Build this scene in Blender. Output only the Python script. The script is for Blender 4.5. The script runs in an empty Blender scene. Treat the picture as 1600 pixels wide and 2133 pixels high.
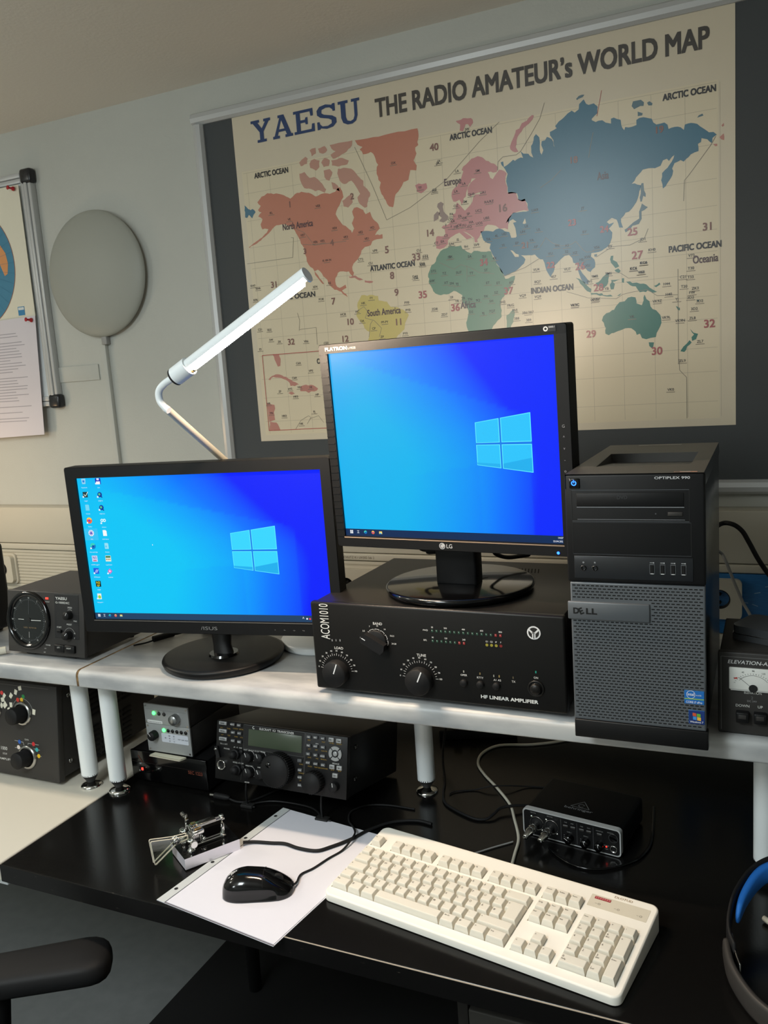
import bpy, bmesh, math, random, json
from mathutils import Vector, Matrix, Euler
from mathutils.geometry import tessellate_polygon
random.seed(7)
sc = bpy.context.scene
COL = sc.collection
PI = math.pi

def lin(v):
    v = v / 255.0
    return v / 12.92 if v <= 0.04045 else ((v + 0.055) / 1.055) ** 2.4
def C3(c): return (lin(c[0]), lin(c[1]), lin(c[2]), 1.0)

# ------------------------------------------------------------------ camera
cam = bpy.data.cameras.new('camera'); cam.sensor_fit = 'HORIZONTAL'; cam.sensor_width = 36
cam.lens = 36 * 1761.2 / 1600.0; cam.clip_start = 0.02
cam_o = bpy.data.objects.new('camera', cam); COL.objects.link(cam_o); sc.camera = cam_o
rt = Vector((0.90686071, 0.41578523, -0.06874801)); up = Vector((-0.00578292, 0.17539213, 0.98448167)); fw = Vector((-0.4213908, 0.89239019, -0.16146068))
cam_o.matrix_world = Matrix(((rt.x, up.x, -fw.x, 0.25712), (rt.y, up.y, -fw.y, -1.16337), (rt.z, up.z, -fw.z, 0.8036), (0, 0, 0, 1)))

# ------------------------------------------------------------------ world, lights, exposure
w = bpy.data.worlds.new('world'); sc.world = w; w.use_nodes = True
w.node_tree.nodes['Background'].inputs[0].default_value = (0.55, 0.6, 0.62, 1)
w.node_tree.nodes['Background'].inputs[1].default_value = 0.1
sc.view_settings.view_transform = 'Standard'; sc.view_settings.look = 'None'
sc.view_settings.exposure = 0.0; sc.view_settings.gamma = 1.0; sc.view_settings.use_curve_mapping = False
def area(name, loc, target, sx, sy, power, color):
    l = bpy.data.lights.new(name, 'AREA'); l.shape = 'RECTANGLE'; l.size = sx; l.size_y = sy; l.energy = power; l.color = color
    o = bpy.data.objects.new(name, l); COL.objects.link(o); o.location = loc
    o.rotation_euler = (Vector(target) - Vector(loc)).to_track_quat('-Z', 'Y').to_euler()
    return o
LK = area('ceiling_light_rear', (-0.62, -1.75, 1.56), (-0.62, -1.70, 0.0), 0.5, 0.8, 24, (0.86, 0.96, 1.0))
def bulb(name, loc, power, color, r):
    l = bpy.data.lights.new(name, 'POINT'); l.energy = power; l.color = color; l.shadow_soft_size = r
    o = bpy.data.objects.new(name, l); COL.objects.link(o); o.location = loc; return o
LP = bulb('rear_fill_light', (-0.62, -1.6, 1.38), 20, (0.88, 0.97, 0.98), 0.16)  # added fill spreading part of the rear ceiling light onto the upper wall
LF = bulb('front_fill', (-1.3, -2.0, 1.0), 19, (0.90, 0.97, 0.98), 0.14)  # added frontal fill behind the camera, brightens shelf legs and facing surfaces
LL = bulb('round_lamp_left', (-2.55, -0.85, 1.38), 11.5, (0.98, 1.0, 0.92), 0.14)
LD = area('desk_lamp_left', (-1.78, -0.09, 0.84), (-1.78, -0.09, 0.0), 0.25, 0.03, 5.0, (1.0, 0.88, 0.72))
LW = bpy.data.lights.new('warm_lamp_left', 'POINT'); LW.energy = 2.1; LW.color = (1.0, 0.66, 0.36); LW.shadow_soft_size = 0.04
lwo = bpy.data.objects.new('warm_lamp_left', LW); COL.objects.link(lwo); lwo.location = (-2.05, 0.42, 0.62)

# ------------------------------------------------------------------ materials
def pset(b, k, v):
    if k in b.inputs: b.inputs[k].default_value = v
def mat(name, rgb, rough=0.5, metal=0.0, spec=0.5, coat=0.0, bump=None, noise=None, trans=0.0, emit=None, estr=0.0, wave=None):
    m = bpy.data.materials.new(name); m.use_nodes = True; nt = m.node_tree; b = nt.nodes['Principled BSDF']
    b.inputs['Base Color'].default_value = C3(rgb); b.inputs['Roughness'].default_value = rough; b.inputs['Metallic'].default_value = metal
    pset(b, 'Specular IOR Level', spec); pset(b, 'Coat Weight', coat); pset(b, 'Transmission Weight', trans)
    if emit is not None:
        pset(b, 'Emission Color', C3(emit)); pset(b, 'Emission Strength', estr)
    tc = nt.nodes.new('ShaderNodeTexCoord')
    if noise:   # (scale, detail, other rgb, contrast lo, hi, stretch xyz)
        mp = nt.nodes.new('ShaderNodeMapping'); nt.links.new(tc.outputs['Object'], mp.inputs[0]); mp.inputs['Scale'].default_value = noise[5]
        n = nt.nodes.new('ShaderNodeTexNoise'); n.inputs['Scale'].default_value = noise[0]; n.inputs['Detail'].default_value = noise[1]; nt.links.new(mp.outputs[0], n.inputs['Vector'])
        r = nt.nodes.new('ShaderNodeValToRGB'); r.color_ramp.elements[0].position = noise[3]; r.color_ramp.elements[1].position = noise[4]
        r.color_ramp.elements[0].color = C3(noise[2]); r.color_ramp.elements[1].color = C3(rgb)
        nt.links.new(n.outputs['Fac'], r.inputs[0]); nt.links.new(r.outputs[0], b.inputs['Base Color'])
    if bump:    # (scale, strength, distance)
        n2 = nt.nodes.new('ShaderNodeTexNoise'); n2.inputs['Scale'].default_value = bump[0]; n2.inputs['Detail'].default_value = 4; nt.links.new(tc.outputs['Object'], n2.inputs['Vector'])
        bp = nt.nodes.new('ShaderNodeBump'); bp.inputs['Strength'].default_value = bump[1]; bp.inputs['Distance'].default_value = bump[2]
        nt.links.new(n2.outputs['Fac'], bp.inputs['Height']); nt.links.new(bp.outputs[0], b.inputs['Normal'])
    return m
def ink_mat(name, emissive=False, rough=0.5, strength=1.0, spec=0.5):
    m = bpy.data.materials.new(name); m.use_nodes = True; nt = m.node_tree; b = nt.nodes['Principled BSDF']
    a = nt.nodes.new('ShaderNodeAttribute'); a.attribute_name = 'Col'
    b.inputs['Roughness'].default_value = rough; pset(b, 'Specular IOR Level', spec)
    if emissive:
        b.inputs['Base Color'].default_value = (0.004, 0.004, 0.005, 1); nt.links.new(a.outputs['Color'], b.inputs['Emission Color']); pset(b, 'Emission Strength', strength)
    else: nt.links.new(a.outputs['Color'], b.inputs['Base Color'])
    return m
M = {}
def dm(k, *a, **kw): M[k] = mat(k, *a, **kw)
M['ink'] = ink_mat('printed_ink'); M['paper'] = ink_mat('satin_printed_paper', rough=0.32, spec=0.6)
M['matte_paper'] = ink_mat('matte_printed_paper', rough=0.7)
M['glow'] = ink_mat('screen_glow', True, rough=0.38, spec=0.08)
dm('wall', (190, 192, 186), 0.85, noise=(3, 3, (184, 186, 180), .3, .7, (1, 1, 1)), bump=(160, .25, .002))
dm('ceiling', (232, 226, 216), 0.9, bump=(120, .2, .002))
dm('floor', (128, 131, 132), 0.3, noise=(30, 3, (120, 123, 124), .3, .7, (1, 1, 1)))
dm('rug', (12, 12, 13), 0.9)
dm('blk', (17, 17, 18), 0.42, spec=.3, bump=(900, .15, .0004)); dm('blk_soft', (24, 24, 25), 0.6, spec=.25); dm('blk_gloss', (6, 6, 7), 0.13, coat=.25, spec=.4)
dm('bezel', (16, 16, 17), 0.45, spec=.3, bump=(1200, .1, .0003)); dm('rubber', (14, 14, 14), 0.75); dm('blk_deep', (9, 9, 9), 0.5, spec=.2); dm('gadget', (66, 68, 70), 0.16, coat=.5); dm('cabinet_front', (72, 70, 66), 0.6); dm('wear_highlight', (170, 158, 142), 0.5)
dm('desk', (10, 10, 10), 0.2, spec=.3, noise=(60, 5, (18, 17, 16), .42, .62, (1.2, 30, 1)), bump=(220, .12, .0005))
dm('desk_edge', (12, 11, 11), 0.3, noise=(40, 6, (150, 140, 125), .26, .3, (1, 20, 20)))
dm('whitedesk', (214, 208, 194), 0.4)
dm('shelf', (190, 191, 190), 0.4, noise=(11, 9, (158, 160, 162), .38, .60, (.7, 2, 2)))
dm('shelf_edge', (150, 118, 74), 0.7, noise=(80, 4, (96, 72, 40), .4, .6, (1, 1, 1)))
dm('whitepaint', (238, 243, 244), 0.3); dm('offwhite', (205, 200, 184), 0.45); dm('duct', (190, 186, 172), 0.4)
dm('duct_dk', (172, 166, 148), 0.5); dm('blue_plastic', (22, 92, 150), 0.45, noise=(60, 4, (30, 104, 164), .4, .7, (1, 8, 8)))
dm('alu', (168, 170, 170), 0.32, metal=.9, bump=(500, .1, .0003)); dm('alu_paint', (158, 160, 160), 0.34, metal=.15); dm('silver', (186, 188, 188), 0.3, metal=.1)
dm('chrome', (225, 225, 222), 0.08, metal=1.0); dm('steel', (170, 170, 168), 0.22, metal=1.0)
dm('brass', (190, 160, 110), 0.25, metal=1.0)
dm('board', (66, 70, 72), 0.8, bump=(300, .2, .001)); dm('charcoal', (54, 52, 50), 0.45, spec=.3, bump=(1500, .12, .0004))
dm('amp', (22, 21, 20), 0.36, spec=.3, bump=(1500, .12, .0004)); dm('amp_top', (28, 26, 24), 0.36, spec=.3, bump=(1200, .15, .0005))
dm('dellgrey', (100, 104, 108), 0.38, metal=.3); dm('dell_side', (38, 40, 43), 0.27, metal=.2); dm('cutout', (4, 4, 4), 0.9)
dm('dell_top', (60, 58, 54), 0.5); dm('beige', (244, 240, 230), 0.5, bump=(700, .12, .0003)); dm('keycap', (226, 221, 208), 0.5, bump=(900, .1, .0003))
dm('glassdome', (158, 160, 152), 0.45, spec=.3); dm('clear', (235, 240, 238), 0.04, trans=1.0); dm('edgeglow', (235, 225, 205), 0.25)
dm('lcd', (66, 76, 60), 0.25); dm('metal_w', (232, 228, 236), 0.42, metal=.5)
dm('blue_foam', (26, 110, 200), 0.75, bump=(500, .3, .001)); dm('wood', (190, 150, 100), 0.6, noise=(12, 4, (160, 120, 74), .3, .7, (1, 10, 1)))
dm('meter', (235, 235, 228), 0.5); dm('darkglass', (16, 20, 21), 0.12, coat=.5); dm('graycable', (150, 150, 148), 0.5); dm('yellow', (120, 105, 40), 0.5)
dm('lamp_light', (255, 245, 225), 0.5, emit=(255, 228, 198), estr=370.0)
dm('led_g', (60, 255, 90), 0.4, emit=(60, 255, 90), estr=6); dm('led_r', (255, 40, 30), 0.4, emit=(255, 40, 30), estr=5)
dm('led_b', (40, 80, 255), 0.4, emit=(30, 90, 255), estr=6); dm('led_y', (150, 140, 40), 0.4)

# ------------------------------------------------------------------ mesh builder
FRONT = (Vector((1, 0, 0)), Vector((0, 0, 1)), Vector((0, -1, 0)))
TOP = (Vector((1, 0, 0)), Vector((0, 1, 0)), Vector((0, 0, 1)))
RIGHT = (Vector((0, 1, 0)), Vector((0, 0, 1)), Vector((1, 0, 0)))
class MB:
    def __init__(s): s.v = []; s.f = []; s.m = []; s.c = []; s.s = []; s.mats = []
    def add(s, vs, fs, m, c=None, smooth=False):
        o = len(s.v); s.v += [tuple(v) for v in vs]
        if m not in s.mats: s.mats.append(m)
        k = s.mats.index(m)
        for f in fs:
            s.f.append(tuple(i + o for i in f)); s.m.append(k); s.c.append(c); s.s.append(smooth)
        return s
    def box(s, x0, y0, z0, x1, y1, z1, m='blk', b=0.0, seg=2, c=None):
        if b <= 0:
            vs = [(x, y, z) for z in (z0, z1) for y in (y0, y1) for x in (x0, x1)]
            return s.add(vs, [(0, 2, 3, 1), (4, 5, 7, 6), (0, 1, 5, 4), (2, 6, 7, 3), (0, 4, 6, 2), (1, 3, 7, 5)], m, c)
        bm = bmesh.new(); bmesh.ops.create_cube(bm, size=1)
        for v in bm.verts: v.co = Vector(((x0 + x1) / 2 + v.co.x * (x1 - x0), (y0 + y1) / 2 + v.co.y * (y1 - y0), (z0 + z1) / 2 + v.co.z * (z1 - z0)))
        bmesh.ops.bevel(bm, geom=list(bm.edges), offset=b, segments=seg, affect='EDGES', profile=.5, clamp_overlap=True)
        bm.verts.index_update(); s.add([v.co.copy() for v in bm.verts], [[v.index for v in f.verts] for f in bm.faces], m, c, seg > 1); bm.free(); return s
    def wedge(s, x0, y0, z0, x1, y1, z1, k, m='blk'):
        vs = [(x, y, z + k * y) for z in (z0, z1) for y in (y0, y1) for x in (x0, x1)]
        return s.add(vs, [(0, 2, 3, 1), (4, 5, 7, 6), (0, 1, 5, 4), (2, 6, 7, 3), (0, 4, 6, 2), (1, 3, 7, 5)], m)
    def cyl(s, p0, p1, r0, r1=None, m='blk', n=24, c=None, caps=True, smooth=True):
        p0, p1 = Vector(p0), Vector(p1); r1 = r0 if r1 is None else r1
        d = (p1 - p0).normalized(); a = d.orthogonal().normalized(); b = d.cross(a)
        vs = [p + (a * math.cos(2 * PI * i / n) + b * math.sin(2 * PI * i / n)) * r for p, r in ((p0, r0), (p1, r1)) for i in range(n)]
        s.add(vs, [(i, (i + 1) % n, n + (i + 1) % n, n + i) for i in range(n)], m, c, smooth)
        if caps: s.add(vs[:n], [tuple(range(n))[::-1]], m, c); s.add(vs[n:], [tuple(range(n))], m, c)
        return s
    def lathe(s, prof, m='blk', n=32, center=(0, 0, 0), axis=(0, 0, 1), c=None, smooth=True):
        ce = Vector(center); d = Vector(axis).normalized(); a = d.orthogonal().normalized(); b = d.cross(a)
        vs = [ce + d * h + (a * math.cos(2 * PI * i / n) + b * math.sin(2 * PI * i / n)) * max(r, 1e-5) for r, h in prof for i in range(n)]
        fs = [(j * n + i, j * n + (i + 1) % n, (j + 1) * n + (i + 1) % n, (j + 1) * n + i) for j in range(len(prof) - 1) for i in range(n)]
        return s.add(vs, fs, m, c, smooth)
    def tube(s, pts, r, m='blk', n=8, smooth_path=True, c=None):
        P = [Vector(p) for p in pts]
        if smooth_path and len(P) > 2:
            Q = []
            for i in range(len(P) - 1):
                p0, p1, p2, p3 = P[max(i - 1, 0)], P[i], P[i + 1], P[min(i + 2, len(P) - 1)]
                for k in range(6):
                    t = k / 6; Q.append(.5 * ((2 * p1) + (p2 - p0) * t + (2 * p0 - 5 * p1 + 4 * p2 - p3) * t * t + (3 * p1 - p0 - 3 * p2 + p3) * t ** 3))
            Q.append(P[-1]); P = Q
        vs = []; a = None
        for i, p in enumerate(P):
            d = (P[min(i + 1, len(P) - 1)] - P[max(i - 1, 0)]).normalized()
            a = d.orthogonal().normalized() if a is None else (a - d * a.dot(d)).normalized()
            b = d.cross(a); vs += [p + (a * math.cos(2 * PI * k / n) + b * math.sin(2 * PI * k / n)) * r for k in range(n)]
        fs = [(j * n + i, j * n + (i + 1) % n, (j + 1) * n + (i + 1) % n, (j + 1) * n + i) for j in range(len(P) - 1) for i in range(n)]
        s.add(vs, fs, m, c, True); L = len(P) - 1
        s.add(vs[:n], [tuple(range(n))[::-1]], m, c); s.add(vs[L * n:], [tuple(range(n))], m, c); return s
    def prism(s, poly, fr, o, h0, h1, m='blk', c=None, smooth=False, m2=None):
        ex, ey, n = fr; o = Vector(o); k = len(poly)
        ar = sum(poly[i][0] * poly[(i + 1) % k][1] - poly[(i + 1) % k][0] * poly[i][1] for i in range(k))
        if ar < 0: poly = poly[::-1]
        lo = [o + ex * x + ey * y + n * h0 for x, y in poly]; hi = [o + ex * x + ey * y + n * h1 for x, y in poly]
        s.add(lo + hi, [(i, (i + 1) % k, k + (i + 1) % k, k + i) for i in range(k)], m, c, smooth)
        s.add(hi, [tuple(range(k))], m2 or m, c); s.add(lo, [tuple(range(k))[::-1]], m, c); return s
    def poly(s, poly, fr, o, h, m='ink', c=(230, 230, 230)):
        ex, ey, n = fr; o = Vector(o); P = [(p[0], p[1]) for p in poly]
        if len(P) == 4 or len(P) == 3:
            k = len(P); ar = sum(P[i][0] * P[(i + 1) % k][1] - P[(i + 1) % k][0] * P[i][1] for i in range(k))
            if ar < 0: P = P[::-1]
            return s.add([o + ex * x + ey * y + n * h for x, y in P], [tuple(range(k))], m, c)
        tr = tessellate_polygon([[Vector((x, y, 0)) for x, y in P]]); fs = []
        for t in tr:
            a, b, d = [P[i] for i in t]
            fs.append(t if (b[0] - a[0]) * (d[1] - a[1]) - (b[1] - a[1]) * (d[0] - a[0]) > 0 else (t[0], t[2], t[1]))
        return s.add([o + ex * x + ey * y + n * h for x, y in P], fs, m, c)
    def rect(s, x0, y0, x1, y1, fr, o, h=.0004, m='ink', c=(230, 230, 230)): return s.poly([(x0, y0), (x1, y0), (x1, y1), (x0, y1)], fr, o, h, m, c)
    def seg(s, a, b, wd, fr, o, h=.0004, m='ink', c=(230, 230, 230)):
        dx, dy = b[0] - a[0], b[1] - a[1]; L = math.hypot(dx, dy) or 1; nx, ny = -dy / L * wd / 2, dx / L * wd / 2
        return s.poly([(a[0] + nx, a[1] + ny), (b[0] + nx, b[1] + ny), (b[0] - nx, b[1] - ny), (a[0] - nx, a[1] - ny)], fr, o, h, m, c)
    def disc(s, x, y, r, fr, o, h=.0004, m='ink', c=(230, 230, 230), n=24, r2=None):
        if r2 is None:
            P = [(x + r * math.cos(2 * PI * i / n), y + r * math.sin(2 * PI * i / n)) for i in range(n)]; ex, ey, nn = fr; oo = Vector(o)
            return s.add([oo + ex * a + ey * b + nn * h for a, b in P], [tuple(range(n))], m, c)
        return s.arc(x, y, r2, r, 0, 360, fr, o, h, m, c, n)
    def arc(s, x, y, ri, ro, a0, a1, fr, o, h=.0004, m='ink', c=(230, 230, 230), n=24):
        ex, ey, nn = fr; oo = Vector(o); vs = []
        for i in range(n + 1):
            t = math.radians(a0 + (a1 - a0) * i / n)
            for r in (ri, ro): vs.append(oo + ex * (x + r * math.cos(t)) + ey * (y + r * math.sin(t)) + nn * h)
        return s.add(vs, [(2 * i, 2 * i + 1, 2 * i + 3, 2 * i + 2) for i in range(n)], m, c)
    def fat(s, t, x, y, fr, o, wgt, h=.0004, **kw):
        for i, (dx, dy) in enumerate(((0, 0), (wgt, 0), (0, wgt), (wgt, wgt), (wgt / 2, wgt / 2))): s.text(t, x + dx, y + dy, fr, o, h=h + i * .00004, **kw)
    def text(s, t, x, y, fr, o, hgt=None, width=None, align='l', h=.0004, m='ink', c=(230, 230, 230), bold=0.0, ang=0.0, shear=0.0, sx=1.0):
        vs, fs, x0, x1 = glyphs(t, bold); W = x1 - x0
        if hgt is None: k = width / W; kx = k
        else:
            k = hgt / .69; kx = width / W if width else k * sx
        off = {'l': -x0, 'c': -(x0 + x1) / 2, 'r': -x1}[align]; ex, ey, nn = fr; oo = Vector(o); ca, sa = math.cos(ang), math.sin(ang); out = []
        for a, b in vs:
            px = (a + off + shear * b) * kx; py = b * k; qx = px * ca - py * sa + x; qy = px * sa + py * ca + y
            out.append(oo + ex * qx + ey * qy + nn * h)
        return s.add(out, fs, m, c)
    def build(s, name, parent=None, loc=None, rot=None):
        me = bpy.data.meshes.new(name); me.from_pydata(s.v, [], s.f)
        for k in s.mats: me.materials.append(M[k])
        me.polygons.foreach_set('material_index', s.m); me.polygons.foreach_set('use_smooth', s.s)
        if any(c is not None for c in s.c):
            at = me.color_attributes.new('Col', 'FLOAT_COLOR', 'CORNER'); buf = []
            cache = {}
            for p, c in zip(me.polygons, s.c):
                if c is None: buf += [0, 0, 0, 1] * p.loop_total
                elif isinstance(c[0], (tuple, list)):
                    for q in c: buf += list(q) + [1.0]
                else:
                    if c not in cache: cache[c] = list(C3(c))
                    buf += cache[c] * p.loop_total
            at.data.foreach_set('color', buf)
        me.update(); o = bpy.data.objects.new(name, me); COL.objects.link(o)
        if parent is not None: o.parent = parent
        if loc: o.location = loc
        if rot: o.rotation_euler = rot
        return o
_G = {}
def glyphs(t, bold):
    bold = max(-.02, min(bold, .010))
    if (t, bold) not in _G:
        cu = bpy.data.curves.new('t', 'FONT'); cu.body = t; cu.size = 1; cu.offset = bold; cu.resolution_u = 3
        o = bpy.data.objects.new('t', cu); me = bpy.data.meshes.new_from_object(o)
        vs = [(v.co.x, v.co.y) for v in me.vertices]; fs = []
        for p in me.polygons:
            idx = list(p.vertices)
            ar = sum(vs[idx[i]][0] * vs[idx[(i + 1) % len(idx)]][1] - vs[idx[(i + 1) % len(idx)]][0] * vs[idx[i]][1] for i in range(len(idx)))
            fs.append(tuple(idx if ar > 0 else idx[::-1]))
        bpy.data.objects.remove(o); bpy.data.meshes.remove(me); bpy.data.curves.remove(cu)
        xs = [v[0] for v in vs] or [0, 1]; _G[(t, bold)] = (vs, fs, min(xs), max(xs))
    return _G[(t, bold)]
def rrect(x0, y0, x1, y1, r, n=5):
    out = []
    for cx, cy, a in ((x1 - r, y0 + r, -90), (x1 - r, y1 - r, 0), (x0 + r, y1 - r, 90), (x0 + r, y0 + r, 180)):
        for i in range(n + 1):
            t = math.radians(a + 90 * i / n); out.append((cx + r * math.cos(t), cy + r * math.sin(t)))
    return out
def tag(o, label, cat, group=None, kind=None):
    if label: o['label'] = label
    if cat: o['category'] = cat
    if group: o['group'] = group
    if kind: o['kind'] = kind
    return o
def thing(name, label, cat, loc=(0, 0, 0), rz=0.0, group=None, rx=0.0):
    o = bpy.data.objects.new(name, None); o.empty_display_size = .02; COL.objects.link(o); o.location = loc; o.rotation_euler = (rx, 0, rz)
    return tag(o, label, cat, group)
def struct(name, mb):
    o = mb.build(name); o['kind'] = 'structure'; return o
def knob(name, parent, x, y, z, r, d, m='blk', n=28, mark=None, ridges=0, skirt=None, tip=None):
    """a knob on a front panel (axis -y)"""
    b = MB()
    if skirt: b.lathe([(skirt, 0), (skirt, -.0015), (skirt * .93, -.003), (r, -.003)], 'steel', n, (x, y, z), (0, 1, 0))
    pr = [(r, 0), (r, -d * .85), (r * .93, -d), (0, -d)]
    if ridges:
        for i in range(ridges):
            t = 2 * PI * i / ridges; cx, cz = x + r * math.cos(t), z + r * math.sin(t)
            b.cyl((cx, y - .001, cz), (cx, y - d * .85, cz), r * .06, m=m, n=6)
    b.lathe(pr, m, n, (x, y, z), (0, 1, 0))
    if mark is not None:
        t = math.radians(mark); b.seg((x + r * .1 * math.cos(t), z + r * .1 * math.sin(t)), (x + r * .95 * math.cos(t), z + r * .95 * math.sin(t)), r * .09, FRONT, (0, y - d, 0), .0003, c=(235, 235, 235))
    return b.build(name, parent)
ZS = 0.2836   # shelf top above the desk top (desk top is z = 0)
# ------------------------------------------------------------------ room
FZ, CZ, WY = -0.74, 1.5806, 0.80
struct('floor', MB().box(-3.4, -3.4, FZ - .05, 2.6, WY + .1, FZ, 'floor'))
struct('ceiling', MB().box(-3.4, -3.4, CZ, 2.6, WY + .1, CZ + .05, 'ceiling'))
struct('wall_back', MB().box(-3.3, WY, FZ, 2.5, WY + .1, CZ, 'wall'))
struct('wall_left', MB().box(-3.4, -3.4, FZ, -3.3, WY + .1, CZ, 'wall'))
struct('wall_right', MB().box(2.5, -3.4, FZ, 2.6, WY + .1, CZ, 'wall'))
struct('wall_front', MB().box(-3.3, -3.4, FZ, 2.5, -3.3, CZ, 'wall'))
tag(MB().box(-1.14, -1.6, FZ, 1.6, .78, FZ + .004, 'rug').build('floor_mat'), 'flat black mat on the grey floor beneath the black desk', 'mat')

# cable trunking on the wall
t = thing('cable_trunking', 'long cream cable trunking along the white wall behind the shelf', 'cable duct', (0, WY - .0005, 0))
D = -.06
b = MB(); b.box(-3.2, D, .352, 2.4, 0, .466, 'duct', .002); b.box(-3.2, D - .004, .332, 2.4, 0, .350, 'duct', .003, 3); b.box(-3.2, D - .004, .18, 2.4, 0, .196, 'duct', .003, 3); b.build('body', t)
b = MB(); b.box(-3.2, D + .004, .196, 2.4, 0, .332, 'duct_dk')
for i in range(13): b.box(-3.2, D + .0022, .1975 + i * .0102, 2.4, D + .005, .2062 + i * .0102, 'duct', .0008)
b.build('ribbed_panel', t)
b = MB(); b.text('SCHUTZ K1 UV302 Stk 2', -.768, .3375, FRONT, (0, D - .004, 0), hgt=.0062, width=.092, c=(90, 84, 70)); b.build('printed_text', t); b = MB()
b.text('SCHUTZ K1', -2.06, .3375, FRONT, (0, D - .004, 0), hgt=.0062, width=.05, c=(90, 84, 70)); b.build('printed_text', t)
b = MB(); b.box(.06, -.0665, .198, 1.4, -.058, .3305, 'blue_plastic', .001)
for (x, z, a) in ((.215, .29, 12), (.222, .262, 160), (.203, .268, 170), (.236, .305, 8)): b.seg((x, z), (x + .012 * math.cos(math.radians(a)), z + .012 * math.sin(math.radians(a))), .0012, FRONT, (0, -.0665, 0), c=(150, 185, 205))
tag(b.build('blue_strip', None, (0, WY, 0)), 'scratched blue plastic strip over the trunking, right of the black tower computer', 'plastic strip')
def socket(x, z, label, w=.1):
    t = thing('wall_socket', label, 'power socket', (x, WY + D, z), group='wall sockets on the cable trunking')
    MB().prism(rrect(-w / 2, -.05, w / 2, .05, .014), FRONT, (0, 0, 0), -.001, .005, 'duct').build('back_plate', t)
    o_ = rrect(-w / 2 + .006, -.044, w / 2 - .006, .044, .012); hs = [[(cx + .0212 * math.cos(2 * PI * i / 28), .0212 * math.sin(2 * PI * i / 28)) for i in range(28)] for cx in ([0] if w < .12 else [-.04, .04])]
    Pq = o_ + [p for h in hs for p in h]; fs = []
    for q in tessellate_polygon([[Vector((x_, y_, 0)) for x_, y_ in o_]] + [[Vector((x_, y_, 0)) for x_, y_ in h] for h in hs]):
        a_, b_, c_ = [Pq[i] for i in q]; fs.append(q if (b_[0] - a_[0]) * (c_[1] - a_[1]) - (b_[1] - a_[1]) * (c_[0] - a_[0]) > 0 else (q[0], q[2], q[1]))
    bb = MB(); bb.add([(x_, -.019, y_) for x_, y_ in Pq], fs, 'duct'); n_ = len(o_); bb.add([(x_, -.019, y_) for x_, y_ in o_] + [(x_, -.005, y_) for x_, y_ in o_], [((i + 1) % n_, i, n_ + i, n_ + (i + 1) % n_) for i in range(n_)], 'duct'); bb.build('cover', t)
    for cx in ([0] if w < .12 else [-.04, .04]):
        b = MB(); b.lathe([(.021, -.0195), (.0195, -.0195), (.0185, -.006), (0, -.006)], 'blk_soft', 28, (cx, 0, 0), (0, 1, 0))
        b.cyl((cx, -.007, .009), (cx, -.012, .009), .003, m='cutout', n=10); b.cyl((cx, -.007, -.009), (cx, -.012, -.009), .003, m='cutout', n=10); b.build('receptacle', t)
socket(-2.003, .268, 'cream wall socket on the trunking at the far left, above the rotator controller')
socket(-.715, .268, 'cream double wall socket mostly hidden between the two monitors', .17)
socket(.147, .277, 'cream wall socket just right of the black tower computer')

# wall lamp, conduit, blank plate
t = thing('wall_lamp', 'round frosted glass lamp, unlit, on the white wall above the wide monitor', 'wall lamp', (-1.523, WY, 1.141))
MB().lathe([(.165, -.001), (.165, -.014), (.15, -.016)], 'offwhite', 48, (0, 0, 0), (0, 1, 0)).build('base_ring', t)
R = .177; MB().lathe([(.163, -.012), (R - .002, -.013), (R, -.016)] + [(R * math.cos(math.radians(a)), -.016 - .034 * math.sin(math.radians(a))) for a in range(6, 90, 6)] + [(.0001, -.050)], 'glassdome', 64, (0, 0, 0), (0, 1, 0)).build('glass_dome', t)
t = thing('cable_conduit', 'thin white cable conduit running down the wall below the round lamp', 'conduit', (-1.536, WY, 0))
MB().box(-.011, -.014, .467, .011, 0, .942, 'wall', .001).build('channel', t); MB().box(.003, -.018, .942, .022, 0, .966, 'graycable', .002).build('connector', t)
tag(MB().box(-1.76, -.004, .843, -1.57, 0, .889, 'wall', .001).build('cover_plate', None, (0, WY, 0)), 'blank white rectangular plate on the wall beside the whiteboard', 'plate')

# framed pin board with the map
t = thing('pin_board', 'large dark grey felt pin board in a silver frame on the wall', 'pin board', (0, WY, 0))
x0, x1, z0, z1 = -1.105, 1.1, .527, 1.474; yb = -.0145
MB().box(x0, yb, z0, x1, 0, z1, 'board').build('felt_panel', t)
def bar(a, bb, horiz):
    b = MB(); fwid = .031; prof = [(0, 0), (0, .020), (.006, .027), (.016, .030), (.026, .027), (fwid, .018), (fwid, 0)]
    vs = []
    for p in (a, bb):
        for u, v in prof: vs.append((p[0] + (0 if horiz else u), -v, p[1] + (u if horiz else 0)))
    n = len(prof); b.add(vs, [(i, (i + 1) % n, n + (i + 1) % n, n + i) for i in range(n)] + [tuple(range(n))[::-1], tuple(range(n, 2 * n))], 'silver', None, False)
    return b
bar((x0 - .031, z1), (x1 + .031, z1), True).build('frame_rail', t); bar((x0 - .031, z0 - .031), (x1 + .031, z0 - .031), True).build('frame_rail', t)
bar((x0 - .031, z0), (x0 - .031, z1), False).build('frame_rail', t); bar((x1, z0), (x1, z1), False).build('frame_rail', t)

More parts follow.
